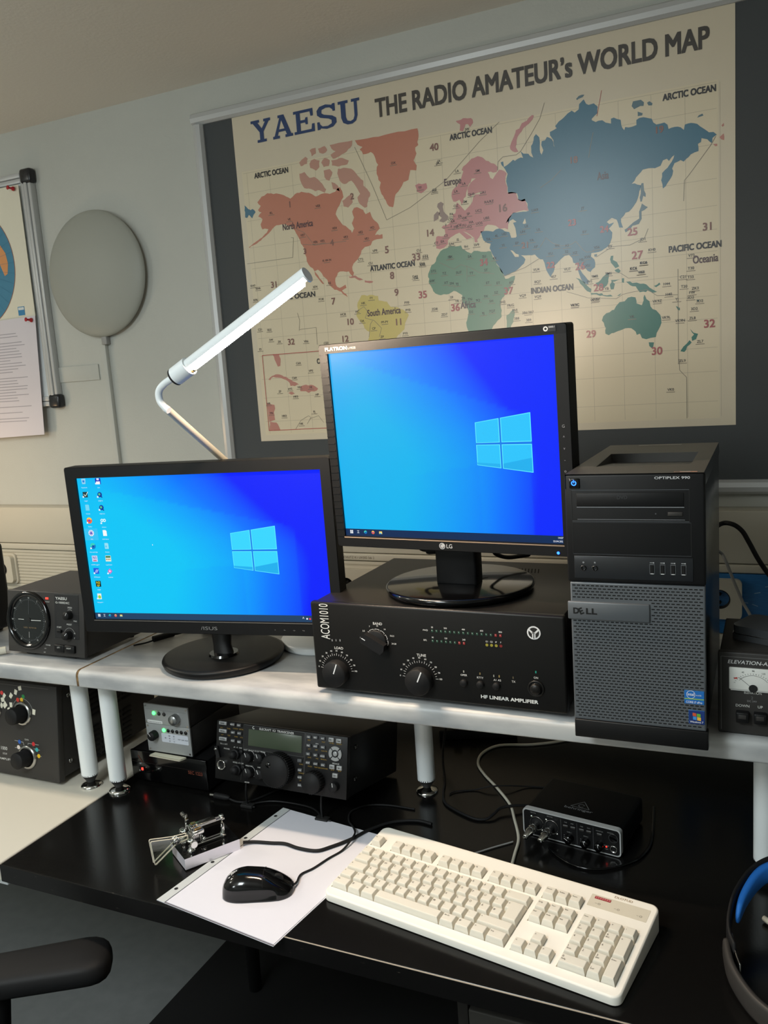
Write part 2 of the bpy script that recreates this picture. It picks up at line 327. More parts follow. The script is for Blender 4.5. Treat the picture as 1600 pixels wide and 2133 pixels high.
MAP =  json.loads(r'''{"L":[["r",[55,615,69,627,77,628,87,633,105,628,122,626,141,617,153,610,168,619,186,622,202,617,214,613,225,605,237,607,252,609,266,605,282,608,295,617,301,606,303,592,294,581,286,570,278,555,284,543,292,532,303,524,312,515,319,505,326,515,321,528,328,541,324,555,330,563,343,561,354,555,360,544,372,548,379,530,392,516,395,506,386,499,381,492,401,492,401,482,385,482,373,479,368,470,352,468,342,461,339,452,324,437,313,424,317,410,313,402,303,415,287,417,272,415,264,403,264,387,274,378,291,384,293,376,280,371,291,361,295,353,278,368,259,375,246,387,236,406,227,418,216,429,206,426,195,438,186,453,183,470,182,485,173,498,168,513,159,531,151,542,134,550,114,551,100,549,88,540,74,531,49,518,19,506,17,508,47,522,75,537,81,545,63,547,59,560,66,572,54,580,65,589,55,596,64,605]],["r",[206,426,215,415,225,401,231,392,226,393,216,406,207,417]],["r2",[187,691,195,697,206,702,212,697,209,685,191,682]],["r2",[216,684,221,691,231,693,245,687,243,672,233,665,224,671,217,674]],["r2",[249,681,259,691,273,683,269,670,255,670]],["r2",[277,682,301,684,325,674,320,666,299,665,278,670]],["r2",[219,715,226,718,236,718,236,705,224,700]],["r2",[243,715,262,718,268,707,255,701,246,705]],["r2",[276,718,338,718,336,707,320,695,301,688,282,685,276,695,291,701,280,709]],["r2",[185,665,200,667,206,658,213,651,227,651,236,644,247,632,257,617,252,610,238,618,226,617,215,624,196,629,186,649]],["r2",[254,662,271,663,278,654,268,636,260,639,255,646]],["r2",[294,660,317,658,335,650,343,640,351,630,360,622,359,611,369,601,376,591,369,574,366,561,359,559,346,570,341,586,349,593,340,610,334,620,328,627,314,622,302,625,296,632,291,649]],["r2",[273,632,282,628,290,621,294,607,285,612,276,615]],["r2",[299,584,311,590,325,596,327,576,314,566,302,570]],["r",[345,717,425,716,508,716,510,700,506,686,508,679,500,675,502,661,494,647,501,635,499,624,484,627,478,606,465,603,455,589,443,579,438,564,434,550,424,553,416,568,406,584,402,600,406,611,400,618,397,640,402,652,396,667,391,679,385,684,364,682,356,694,364,699,351,706]],["p",[494,591,503,594,511,591,522,592,524,580,515,574,508,571,498,576]],["p",[603,715,621,718,639,715,644,704,636,696,632,703,626,704,619,690,611,693,613,706,606,711]],["b",[15,613,25,603,33,599,38,601,47,592,40,586,35,578,26,588,20,581,14,583]],["y",[321,337,327,345,333,354,349,351,364,352,378,348,379,337,401,332,410,319,420,317,443,309,457,295,451,285,446,277,443,262,430,252,421,244,410,228,383,193,367,169,344,139,332,146,333,203,339,233,346,250,349,263,335,274,326,290,315,307,320,318]],["p2",[60,229,80,228,83,210,81,197,73,196,69,206,65,215]],["p2",[40,164,53,173,71,176,95,168,110,159,133,146,120,142,107,143,105,151,94,160,79,166,56,170,46,162]],["p2",[136,138,154,144,176,141,189,132,185,127,168,126,160,122,152,127,135,128]],["p2",[98,125,110,128,118,123,108,120]],["p2",[29,102,52,96,53,86,48,76,50,56,40,54,32,51]],["p2",[33,51,53,49,60,38,64,28,29,28]],["p",[584,561,587,567,598,573,607,584,611,595,615,604,611,607,615,614,627,621,636,628,651,631,661,627,670,618,688,609,697,600,694,590,673,593,676,587,678,580,684,576,692,586,700,594,712,589,717,583,713,570,717,555,716,542,727,542,736,539,740,525,747,521,756,523,760,512,763,496,753,499,735,497,725,495,718,485,715,472,714,462,707,466,695,466,686,474,677,477,667,479,660,475,657,467,650,463,646,455,640,449,641,443,634,444,633,454,624,462,616,468,607,472,616,465,628,455,624,454,615,453,605,463,598,470,589,468,582,465,575,462,568,456,568,448,558,441,547,439,538,442,537,454,540,468,558,467,563,471,562,482,554,487,559,491,569,491,578,500,585,503,583,513,590,514,592,520,592,530,596,538,604,529,614,517,623,524,633,534,640,549,651,548,658,553,647,552,634,550,629,545,623,552,623,564,631,576,644,584,634,585,626,573,619,556,611,537,606,530,602,543,593,540,587,541,584,549]],["g2",[548,542,556,545,563,540,560,533,562,522,572,511,571,503,560,498,549,502,556,509,549,516,552,526,546,535]],["g2",[537,518,546,525,552,520,548,508,536,503]],["p",[784,694,780,696,773,692,767,686,756,683,750,673,742,671,737,658,731,648,727,638,728,633,738,625,746,625,740,636,743,650,749,661,759,672,773,680,781,687]],["b",[704,609,710,610,711,598,717,600,733,610,737,607,751,612,756,610,751,625,757,619,768,617,779,607,775,618,775,632,781,643,782,650,787,655,794,647,795,637,795,615,798,610,802,619,798,630,799,638,807,639,811,645,822,638,825,625,827,621,825,636,818,647,818,654,833,659,830,664,838,672,849,678,858,685,867,689,873,684,882,689,883,699,893,707,898,697,903,694,914,695,922,687,921,674,909,665,909,662,917,657,931,658,938,652,949,648,949,658,955,659,969,652,970,641,976,630,978,636,985,634,1001,636,1001,646,1007,649,1015,649,1032,643,1035,635,1041,630,1057,631,1063,626,1065,617,1077,619,1089,616,1095,610,1097,620,1109,621,1121,617,1133,606,1140,600,1143,597,1152,596,1158,590,1150,585,1149,575,1140,584,1129,588,1128,581,1122,578,1123,564,1108,560,1094,548,1088,552,1076,548,1071,538,1073,533,1068,519,1061,510,1052,501,1049,518,1051,532,1062,541,1074,558,1076,564,1071,561,1065,554,1061,559,1053,557,1048,547,1037,544,1023,546,1012,545,1003,536,989,520,995,520,1008,514,1004,502,1001,489,998,482,998,482,992,474,982,464,975,463,965,452,967,438,969,433,961,434,959,443,956,451,946,456,935,449,940,444,950,446,946,441,939,435,946,426,945,415,941,404,935,397,922,390,910,388,900,388,899,381,906,374,908,366,907,357,897,348,891,351,885,359,879,358,872,365,874,356,880,346,885,340,893,329,891,322,884,325,876,335,872,347,868,369,860,372,858,382,851,390,841,389,830,381,818,371,815,357,808,346,803,355,797,371,792,387,786,388,774,400,761,400,742,402,752,392,748,383,728,369,713,363,702,360,694,371,681,400,669,426,672,436,663,439,655,446,651,460,649,466,667,465,679,462,686,466,693,467,701,464,707,459,717,456,721,443,732,442,732,456,718,469,715,480,710,476,715,485,719,489,728,497,744,496,764,496,762,512,757,519,750,518,741,523,739,537,730,539,719,539,718,553,715,567,719,582]],["m",[718,416,724,414,730,407,737,404,737,399,728,400,724,407]],["m",[719,480,727,483,735,476,727,475,732,462,734,444,725,442,719,449,722,461,715,470]],["m",[749,471,755,481,757,470,752,469]],["b2",[992,675,995,684,1003,684,1011,684,1017,678,1016,671,1003,670,997,668]],["b2",[1023,676,1028,678,1034,673,1033,669,1026,670]],["b2",[1004,653,1004,662,1014,657,1013,653]],["b2",[1121,629,1124,633,1131,635,1133,631,1127,630]],["b2",[877,711,883,716,895,716,891,712,882,710,879,708]],["b2",[1009,518,1013,518,1014,503,1017,489,1012,492,1009,481,1006,481]],["b2",[1003,461,1009,477,1016,471,1021,468,1014,463,1008,461,1008,446,1002,436,989,434,983,427,974,422,972,428,984,436,991,441,1003,447,1003,454]],["b2",[906,384,912,385,912,380,907,379]],["g",[565,444,581,442,600,441,603,433,614,425,624,420,631,425,648,421,672,419,676,405,684,388,693,377,699,364,703,354,710,354,726,359,721,343,710,326,694,312,689,301,691,284,690,270,680,262,669,251,663,231,650,213,629,205,615,225,606,247,603,264,608,278,610,292,602,307,595,317,597,328,588,334,576,340,563,334,537,335,524,345,516,362,514,386,521,400,535,412,542,426,548,434,564,439,574,443]],["g",[702,272,719,284,722,277,718,261,711,243,701,244]],["t",[922,250,929,256,946,262,951,270,958,277,969,278,976,285,992,284,994,276,994,271,1005,266,1009,276,1011,288,1015,278,1021,273,1023,262,1034,253,1043,242,1045,225,1038,210,1033,196,1022,195,1013,193,1004,196,1000,206,993,204,991,211,982,219,969,220,952,215,933,208,926,212,927,224,923,236,919,241]],["t",[1018,186,1029,185,1027,175,1024,173,1019,178]],["t",[1103,208,1110,199,1119,196,1115,185,1107,182,1106,190,1111,195]],["t",[1102,184,1106,179,1097,171,1091,160,1083,162,1089,171,1097,178]],["t",[864,339,872,336,891,317,898,311,896,304,888,308,874,325]],["t",[907,323,919,329,934,343,937,336,935,328,932,316,924,310,914,315]],["t",[896,303,921,300,923,296,939,295,944,291,921,295,897,299]],["t",[973,319,981,319,986,315,995,315,1015,309,1028,297,1037,291,1028,290,1017,296,1014,293,1001,294,993,307,981,311]],["t",[938,316,943,323,949,317,946,306,940,306]],["t",[941,326,961,326,949,322,942,322]],["t",[953,291,963,296,958,291]],["t",[1031,304,1042,310,1044,306,1035,301]],["t",[964,327,969,327,968,317,964,319]],["t",[1075,258,1083,253,1083,248,1079,249]],["t",[1117,267,1122,266,1121,263,1118,264]],["t",[942,377,947,377,946,368,954,363,959,353,951,350,942,362,940,370]],["t",[949,346,957,349,962,343,958,339,951,343]],["p2",[302,403,321,403,341,391,331,390,318,398,303,400]],["p2",[345,389,368,384,365,381,345,384]],["p2",[1167,606,1171,610,1172,605,1169,603]],["p2",[1163,584,1171,590,1172,577,1167,579]],["p2",[1151,573,1159,572,1159,568,1155,568]]],"lines":[["k",0.5,[343,702,385,603,415,523,478,543,570,590,656,661,705,695]],["k",0.5,[1156,587,1146,571,1103,519,1095,511,1093,470]],["k",0.5,[843,311,890,293,951,285,965,293,986,296,1017,298,1037,283,1079,281]],["k",0.5,[1021,424,1013,406,983,395,945,396,910,378]],["k",0.5,[932,342,961,339,978,326,1019,325]],["k",0.5,[1080,334,1079,135]],["k",0.5,[1080,146,1081,122,1095,106,1095,18]],["k",0.5,[7,467,146,467,153,515,146,516]],["k",0.5,[178,495,217,489,260,489,302,488]],["k",0.5,[153,540,186,523,212,489]],["k",0.5,[544,409,579,389,597,398,619,389,641,375,678,368]],["k",0.5,[612,394,610,357]],["k",0.5,[784,390,750,374,697,360]],["k",0.5,[787,415,800,433,815,420,835,411,855,411,867,417,883,396,890,391,906,391]],["k",0.5,[840,572,818,554,792,541]],["k",0.5,[911,637,905,612,900,587]],["k",0.5,[808,716,797,686,777,658,751,625,741,619,710,620,698,611,696,593]],["k",0.5,[146,328,151,309,147,283]],["k",0.5,[149,286,198,287,197,244]],["k",0.5,[320,318,338,326,347,313,339,298,363,290,382,270,374,249]],["k",0.5,[346,251,352,282,359,290]],["R",1,[28,228,207,227]],["R",1,[28,228,28,28,211,29]],["k",0.4,[112,30,130,52,154,63,161,58,148,42]],["k",0.4,[157,55,184,62,198,43]],["R",0.5,[931,718,920,668]]],"T":[["THE RADIO AMATEUR\u2019s WORLD MAP","n",404,757,739,0,2],["YAESU","Y",59,759,305,0,2],["ARCTIC OCEAN","K",53,673,100,0,1],["ARCTIC OCEAN","K",586,675,100,0,1],["ARCTIC OCEAN","K",1054,673,102,0,1],["ATLANTIC OCEAN","K",362,408,118,0,1],["PACIFIC OCEAN","K",73,364,129,0,1],["INDIAN OCEAN","K",762,314,95,0,1],["PACIFIC OCEAN","K",1062,369,103,0,1],["North America","d",124,536,88,0,1],["South America","d",346,301,90,0,1],["Europe","d",567,578,41,0,1],["Africa","d",591,297,37,0,1],["Asia","d",917,538,24,0,1],["Oceania","d",1110,341,49,0,1],["CARIBBEAN SEA","K",192,195,78,0,1],["40","q",536,660,0,15,1],["14","q",517,471,0,15,1],["33","q",475,420,0,16,1],["5","q",405,446,0,16,1],["8","q",414,384,0,16,1],["9","q",423,343,0,16,1],["35","e",486,331,0,16,1],["7","q",248,339,0,16,1],["31","q",74,398,0,15,1],["4","q",257,482,0,14,1],["2","q",322,583,0,14,1],["1","q",149,589,0,14,1],["3","q",179,471,0,13,1],["10","q",289,285,0,15,1],["11","q",422,273,0,15,1],["32","q",110,249,0,15,1],["12","q",271,244,0,15,1],["36","e",567,293,0,16,1],["37","e",699,319,0,15,1],["16","q",696,502,0,16,1],["34","e",644,389,0,14,1],["29","e",884,206,0,15,1],["30","e",1024,158,0,16,1],["32","e",1131,207,0,16,1],["27","e",986,364,0,16,1],["31","q",1130,405,0,15,1],["25","e",978,414,0,15,1],["26","e",864,355,0,15,1],["28","e",903,305,0,15,1],["24","e",920,428,0,13,1],["23","e",851,451,0,13,1],["18","q",861,581,0,13,1],["19","q",1040,612,0,13,1],["22","e",800,366,0,13,1],["21","q",744,416,0,13,1],["OX","K",442,647,0,7,1],["KL","K",94,581,0,7,1],["VE","K",145,558,0,7,1],["VE8","K",230,579,0,7,1],["VE4","K",272,520,0,7,1],["VE3","K",301,495,0,7,1],["VE2","K",343,501,0,7,1],["VO","K",375,508,0,7,1],["VE1","K",358,484,0,7,1],["VE6","K",215,494,0,7,1],["VE5","K",235,494,0,7,1],["K-W-N","K",244,446,0,7,1],["XE","K",246,390,0,7,1],["VE7","K",180,515,0,7,1],["VP9","K",378,453,0,7,1],["CT2","K",338,437,0,7,1],["CU","K",364,425,0,7,1],["XF4","K",204,385,0,7,1],["KH7","K",19,407,0,7,1],["KH6","K",34,399,0,7,1],["KP6","K",23,370,0,7,1],["FO8","K",219,353,0,7,1],["CU","K",493,440,0,7,1],["CT3","K",509,422,0,7,1],["EA8","K",501,406,0,7,1],["D4","K",482,377,0,7,1],["JX","K",554,629,0,7,1],["TF","K",506,581,0,7,1],["OY","K",542,568,0,7,1],["JW","K",629,690,0,7,1],["LA","K",600,604,0,7,1],["HK","K",337,332,0,7,1],["HC","K",319,313,0,7,1],["OA","K",330,289,0,7,1],["CP","K",361,268,0,7,1],["ZP","K",382,246,0,7,1],["PP-PY","K",392,281,0,7,1],["FY","K",360,342,0,7,1],["HC8","K",278,310,0,7,1],["PY0","K",454,322,0,7,1],["PY0","K",456,304,0,7,1],["PY0","K",445,249,0,7,1],["VR6","K",165,252,0,7,1],["CE0","K",223,243,0,7,1],["C6A","K",137,198,0,7,1],["VP5","K",172,176,0,7,1],["C6A","K",121,161,0,7,1],["6Y5","K",105,133,0,7,1],["HH","K",134,136,0,7,1],["HI","K",168,134,0,7,1],["HK0","K",120,112,0,7,1],["ZF","K",73,128,0,7,1],["HP","K",185,114,0,7,1],["HK0","K",80,63,0,7,1],["HK","K",131,40,0,7,1],["HR","K",35,98,0,7,1],["YN","K",40,72,0,7,1],["PJ","K",172,70,0,7,1],["E5","K",24,242,0,7,1],["C21","K",28,293,0,7,1],["3D2","K",57,290,0,7,1],["5W","K",60,264,0,7,1],["ZK","K",85,257,0,7,1],["SM","K",649,597,0,7,1],["LA","K",615,574,0,7,1],["LA","K",595,560,0,7,1],["JX","K",557,633,0,7,1],["OY","K",542,571,0,7,1],["OZ","K",593,528,0,7,1],["SM","K",615,534,0,7,1],["OH0","K",631,548,0,7,1],["UA1","K",659,548,0,7,1],["UC2","K",647,510,0,7,1],["RA/RZ","K",673,526,0,7,1],["UB5","K",665,491,0,7,1],["SP","K",622,506,0,7,1],["DL","K",602,504,0,7,1],["PA","K",581,511,0,7,1],["ON","K",578,500,0,7,1],["LX","K",584,495,0,7,1],["OK","K",613,498,0,7,1],["HA","K",628,487,0,7,1],["UO5","K",647,482,0,7,1],["F","K",566,488,0,7,1],["F","K",579,483,0,7,1],["HB","K",590,482,0,7,1],["OE","K",599,484,0,7,1],["YU","K",610,482,0,7,1],["YO","K",623,477,0,7,1],["C3","K",564,465,0,7,1],["EA","K",555,453,0,7,1],["CT","K",539,451,0,7,1],["EA6","K",577,445,0,7,1],["IS","K",593,452,0,7,1],["9H","K",612,434,0,7,1],["SV9","K",638,435,0,7,1],["TA","K",667,444,0,7,1],["4L","K",687,449,0,7,1],["UD","K",705,451,0,7,1],["4X","K",680,400,0,7,1],["YI","K",701,426,0,7,1],["CT3","K",509,425,0,7,1],["EA8","K",500,409,0,7,1],["7X","K",573,416,0,7,1],["5A","K",620,411,0,7,1],["SU","K",655,407,0,7,1],["EP","K",734,427,0,7,1],["UH","K",748,450,0,7,1],["UI","K",757,461,0,7,1],["UL","K",785,450,0,7,1],["YA","K",768,429,0,7,1],["AP","K",777,414,0,7,1],["UA9","K",778,493,0,7,1],["JT","K",884,482,0,7,1],["BY","K",887,432,0,7,1],["9N","K",825,410,0,7,1],["A5","K",847,408,0,7,1],["S2","K",846,395,0,7,1],["VU","K",809,395,0,7,1],["XZ","K",864,390,0,7,1],["XW","K",891,378,0,7,1],["HS","K",878,374,0,7,1],["XU","K",891,360,0,7,1],["VU4","K",776,364,0,7,1],["VU7","K",846,357,0,7,1],["4S7","K",815,344,0,7,1],["8Q7","K",778,337,0,7,1],["VQ9","K",742,310,0,7,1],["VQ9","K",777,304,0,7,1],["VK9X","K",907,286,0,7,1],["VK9C","K",860,278,0,7,1],["BV","K",941,395,0,7,1],["VS6","K",912,396,0,7,1],["9M6","K",936,338,0,7,1],["9M8","K",906,335,0,7,1],["9V1","K",894,325,0,7,1],["JD1","K",1009,401,0,7,1],["KG6","K",1010,352,0,7,1],["KC6","K",989,343,0,7,1],["V63","K",1006,333,0,7,1],["YB","K",931,306,0,7,1],["D44","K",480,381,0,7,1],["7X","K",570,415,0,7,1],["5T5","K",528,388,0,7,1],["TZ","K",555,380,0,7,1],["5U7","K",591,378,0,7,1],["TT","K",622,373,0,7,1],["ST","K",658,376,0,7,1],["6W","K",523,366,0,7,1],["XT","K",558,358,0,7,1],["5N","K",572,355,0,7,1],["TJ","K",585,352,0,7,1],["ET","K",661,347,0,7,1],["ET","K",686,344,0,7,1],["6O","K",717,342,0,7,1],["S9","K",570,323,0,7,1],["TR","K",583,313,0,7,1],["TR","K",599,318,0,7,1],["TN","K",615,314,0,7,1],["9Q","K",635,310,0,7,1],["9X","K",655,317,0,7,1],["5Z","K",680,323,0,7,1],["5H","K",667,305,0,7,1],["5H3","K",694,300,0,7,1],["ZD8","K",525,300,0,7,1],["ZD7","K",549,285,0,7,1],["D2","K",617,285,0,7,1],["9J","K",646,279,0,7,1],["7Q7","K",668,282,0,7,1],["FR/G","K",713,291,0,7,1],["FR/J","K",722,279,0,7,1],["3B8","K",726,260,0,7,1],["3B6/3B7","K",753,271,0,7,1],["3B9","K",754,254,0,7,1],["VK9X","K",905,284,0,7,1],["VK9C","K",861,277,0,7,1],["VK","K",984,241,0,7,1],["H44","K",1057,303,0,7,1],["C21","K",1090,314,0,7,1],["T33","K",1105,312,0,7,1],["T20","K",1092,294,0,7,1],["ZK3","K",1114,288,0,7,1],["FW","K",1108,280,0,7,1],["H40","K",1061,281,0,7,1],["VK9Z","K",1037,269,0,7,1],["3D2","K",1105,270,0,7,1],["3D2","K",1123,261,0,7,1],["YJ","K",1077,269,0,7,1],["3D2","K",1112,246,0,7,1],["VK9L","K",1055,233,0,7,1],["VK9N","K",1083,224,0,7,1],["ZL8","K",1108,227,0,7,1],["ZL7","K",1123,177,0,7,1],["ZL9","K",1087,139,0,7,1],["V63","K",1004,333,0,7,1],["VK0","K",1062,79,0,7,1],["V73","K",1107,356,0,7,1],["KH0","K",1028,377,0,7,1],["KG6","K",1011,352,0,7,1],["KC6","K",989,342,0,7,1],["T30","K",1106,330,0,7,1]]}''')
MC = dict(r=(186, 122, 100), r2=(184, 140, 124), p=(188, 130, 130), p2=(184, 128, 116), b=(62, 110, 134), b2=(84, 112, 124), y=(198, 184, 112), g=(98, 136, 114), g2=(146, 128, 120), t=(48, 112, 102), m=(208, 196, 168),
          K=(48, 47, 50), k=(128, 122, 108), d=(84, 64, 70), e=(160, 84, 86), q=(128, 92, 84), n=(70, 66, 62), Y=(38, 62, 106), R=(168, 62, 58))
PB = (206, 196, 174); MX, MZ = -1.016, .6445; my = WY - .0146
b = MB(); MW, MH = 1.193, .838
b.box(MX, my - .0008, MZ, MX + MW, my, MZ + MH, 'paper', c=PB); O = (MX, my - .0008, MZ)
# yellowish margins, graticule
b.rect(.016, .016, MW - .032, .695, FRONT, O, .0001, 'paper', (212, 201, 174))
for i in range(18):
    x = .03 + i * .0667; b.rect(x, .02, x + .0008, .69, FRONT, O, .0002, 'paper', (178, 168, 146))
for z in (.052, .115, .165, .225, .272, .318, .362, .405, .452, .505, .572, .64, .69): b.rect(.02, z, MW - .035, z + .0008, FRONT, O, .0002, 'paper', (178, 168, 146))
def crosses(P):
    n = len(P)
    def o(a, c, d): return (c[0] - a[0]) * (d[1] - a[1]) - (c[1] - a[1]) * (d[0] - a[0])
    for i in range(n):
        a, c = P[i], P[(i + 1) % n]; lx, hx, ly, hy = min(a[0], c[0]), max(a[0], c[0]), min(a[1], c[1]), max(a[1], c[1])
        for j in range(i + 2, n):
            if i == 0 and j == n - 1: continue
            d, e = P[j], P[(j + 1) % n]
            if max(d[0], e[0]) < lx or min(d[0], e[0]) > hx or max(d[1], e[1]) < ly or min(d[1], e[1]) > hy: continue
            if o(a, c, d) * o(a, c, e) < 0 and o(d, e, a) * o(d, e, c) < 0: return (i, j)
    return None
def coast(P, seed):
    """add small irregular steps between the charted points of a coastline"""
    for amp in (.0017, .0011, .0006, .0002):
        random.seed(seed); Q = []
        for i in range(len(P)):
            a, c = P[i], P[(i + 1) % len(P)]; L = math.hypot(c[0] - a[0], c[1] - a[1]); n = max(1, min(5, int(L / .006)))
            for j in range(n): Q.append((a[0] + (c[0] - a[0]) * j / n + (random.uniform(-1, 1) * amp if j else 0), a[1] + (c[1] - a[1]) * j / n + (random.uniform(-1, 1) * amp if j else 0)))
        if not crosses(Q): return Q
    if crosses(P): print('COAST CROSSES', seed, crosses(P), len(P), [P[i] for i in crosses(P)])
    return P
for k, pts in MAP['L']:
    P = [(pts[i] / 1000, pts[i + 1] / 1000) for i in range(0, len(pts), 2)]
    Q = coast(P, len(pts) + pts[0]) if k != 'm' else P
    b.poly(Q, FRONT, O, .0004 if k != 'm' else .0006, 'paper', MC[k] if k != 'm' else (212, 201, 174))
for k, wd, pts in MAP['lines']:
    P = [(pts[i] / 1000, pts[i + 1] / 1000) for i in range(0, len(pts), 2)]
    for i in range(len(P) - 1): b.seg(P[i], P[i + 1], .0012 * wd + .0004, FRONT, O, .0007, 'paper', MC[k])
for s_, k, x, z, wd, hh, bo in MAP['T']:
    if s_ == 'YAESU': continue
    x, z = x / 1000, z / 1000
    if wd:
        hg = {'THE': .040}.get(s_[:3], .0125 if s_.isupper() else .0155)
        b.fat(s_, x, z, FRONT, O, .0028 if s_[:3] == 'THE' else .0011 if s_.isupper() else .0007, hgt=hg, width=wd / 1000, h=.0009, m='paper', c=MC[k])
    elif hh < 10:
        n = max(2, len(s_)); b.text(s_, x, z, FRONT, O, hgt=.0055, h=.0009, m='paper', c=MC[k], bold=.02, align='c')
        b.rect(x - .009, z - .0035, x + .009, z - .0023, FRONT, O, .0009, 'paper', (120, 112, 98))
    else: b.fat(s_, x, z, FRONT, O, .0010, hgt=hh / 1000, h=.0009, m='paper', c=MC[k])
def slab(b, L, x, z, wd, hg, c):
    R_ = {'Y': [[(0, 1), (0, .88), (.10, .88), (.42, .45), (.42, .12), (.28, .12), (.28, 0), (.75, 0), (.75, .12), (.62, .12), (.62, .45), (.92, .88), (1, .88), (1, 1), (.65, 1), (.65, .88), (.73, .88), (.54, .6), (.35, .88), (.44, .88), (.44, 1)]],
          'A': [[(0, 0), (0, .12), (.08, .12), (.38, .88), (.30, .88), (.30, 1), (.60, 1), (.92, .12), (1, .12), (1, 0), (.62, 0), (.62, .12), (.70, .12), (.64, .28), (.30, .28), (.24, .12), (.34, .12), (.34, 0)]],
          'E': [[(0, 0), (0, .12), (.12, .12), (.12, .88), (0, .88), (0, 1), (.95, 1), (.95, .68), (.83, .68), (.80, .88), (.32, .88), (.32, .57), (.55, .57), (.58, .66), (.68, .66), (.68, .36), (.58, .36), (.55, .45), (.32, .45), (.32, .12), (.84, .12), (.88, .34), (1, .34), (1, 0)]],
          'S': [[(.05, 0), (.17, 0), (.22, .05), (.5, -.02), (.8, .03), (.97, .18), (.96, .38), (.78, .5), (.4, .6), (.28, .68), (.3, .82), (.5, .88), (.68, .86), (.8, .76), (.82, .68), (.93, .68), (.93, 1), (.82, 1), (.78, .95), (.5, 1.02), (.2, .97), (.06, .82), (.07, .62), (.22, .5), (.6, .4), (.74, .32), (.74, .18), (.55, .1), (.3, .12), (.19, .22), (.16, .33), (.05, .33)]],
          'U': [[(0, 1), (0, .88), (.12, .88), (.12, .3), (.2, .08), (.4, -.02), (.62, -.02), (.8, .08), (.88, .3), (.88, .88), (1, .88), (1, 1), (.62, 1), (.62, .88), (.74, .88), (.74, .3), (.68, .15), (.54, .1), (.4, .15), (.34, .3), (.34, .88), (.46, .88), (.46, 1)]]}[L]
    for p in R_: b.poly([(x + u * wd, z + v * hg) for u, v in p], FRONT, O, .0009, 'paper', c)
    if L == 'A': b.poly([(x + u * wd, z + v * hg) for u, v in ((.34, .39), (.60, .39), (.47, .76))], FRONT, O, .0011, 'paper', PB)
for i, L in enumerate('YAESU'): slab(b, L, .056 + i * .0625, .757, .058, .054, MC['Y'])
tag(b.build('world_map'), 'large printed paper world map titled THE RADIO AMATEUR’s WORLD MAP on the grey pin board', 'map')

# whiteboard at far left with papers
t = thing('whiteboard', 'small silver framed whiteboard at the left edge, holding a globe chart', 'whiteboard', (0, WY, 0))
MB().box(-2.6, -.014, .800, -1.760, 0, 1.435, 'whitepaint').build('panel', t)
for (a0, b0, a1, b1) in ((-1.765, .79, -1.725, 1.445), (-2.65, 1.427, -1.765, 1.458), (-2.65, .775, -1.765, .806)):
    bb = MB()
    if a1 - a0 < .1:
        for k in range(3): bb.box(a0 + k * .0134, -.022 - .003 * (k == 1), b0, a0 + k * .0134 + .0120, 0, b1, 'silver', .003, 3)
    else:
        for k in range(2): bb.box(a0, -.022, b0 + k * .0155, a1, 0, b0 + k * .0155 + .0145, 'silver', .003, 3)
    bb.build('frame_rail', t)
for z in (.768, 1.423): MB().box(-1.762, -.028, z, -1.718, 0, z + .042, 'dell_side', .009, 3).build('corner_cap', t)
b = MB(); O2 = (0, WY - .0275, 0)
b.box(-2.35, WY - .0275, 1.045, -1.768, WY - .0265, 1.423, 'matte_paper', c=(222, 218, 200))
cx, cz, R = -2.005, 1.208, .182
b.disc(cx, cz, R, FRONT, O2, .0004, 'matte_paper', (70, 130, 160), 64); b.disc(cx, cz, R, FRONT, O2, .0006, 'matte_paper', (150, 90, 60), 64, R - .002)
b.poly([(cx + x, cz + z) for x, z in ((.105, .075), (.128, .062), (.150, .03), (.155, .0), (.148, -.03), (.135, -.035), (.125, -.01), (.112, .03), (.10, .05))], FRONT, O2, .0008, 'matte_paper', (214, 150, 96))
b.poly([(cx + x, cz + z) for x, z in ((.06, .03), (.1, .045), (.11, .02), (.09, -.01), (.05, -.02))], FRONT, O2, .0008, 'matte_paper', (196, 190, 90))
b.poly([(cx + x, cz + z) for x, z in ((-.08, .06), (.02, .09), (.03, .0), (-.03, -.05), (-.1, .0))], FRONT, O2, .0008, 'matte_paper', (120, 160, 100))
b.poly([(cx + x, cz + z) for x, z in ((.04, -.10), (.08, -.115), (.09, -.085), (.05, -.07))], FRONT, O2, .0008, 'matte_paper', (170, 200, 196))
for i in range(36):
    a = math.radians(i * 10); b.seg((cx + .03 * math.cos(a), cz + .03 * math.sin(a)), (cx + (R - .004) * math.cos(a), cz + (R - .004) * math.sin(a)), .0006, FRONT, O2, .001, 'matte_paper', (52, 104, 134))
b.text('amkarte', -1.862, 1.384, FRONT, O2, hgt=.013, align='r', c=(40, 40, 40), h=.0006, m='matte_paper')
b.rect(-1.835, 1.052, -1.808, 1.078, FRONT, O2, .0006, 'matte_paper', (60, 130, 176)); b.rect(-1.833, 1.068, -1.81, 1.076, FRONT, O2, .0008, 'matte_paper', (210, 216, 216))
tag(b.build('globe_chart'), 'paper chart with a round blue globe pinned on the whiteboard at the left edge', 'poster')
b = MB(); Pz = (0, WY - .031, 0)
b.prism([(-2.3, .678), (-1.792, .690), (-1.766, 1.046), (-2.3, 1.040)], FRONT, Pz, -.0008, 0, 'matte_paper', c=(210, 206, 214))
random.seed(3)
z = 1.0
while z > .73:
    ln = random.uniform(.30, .42); b.rect(-2.25, z, -1.842 + .03 * (z - 1) + random.uniform(-.05, .02), z + .0022, FRONT, Pz, .0003, 'matte_paper', (160, 158, 168)); z -= .0088 if random.random() > .2 else .018
tag(b.build('printed_sheet'), 'white printed text sheet hanging below the globe chart at the left', 'paper sheet')
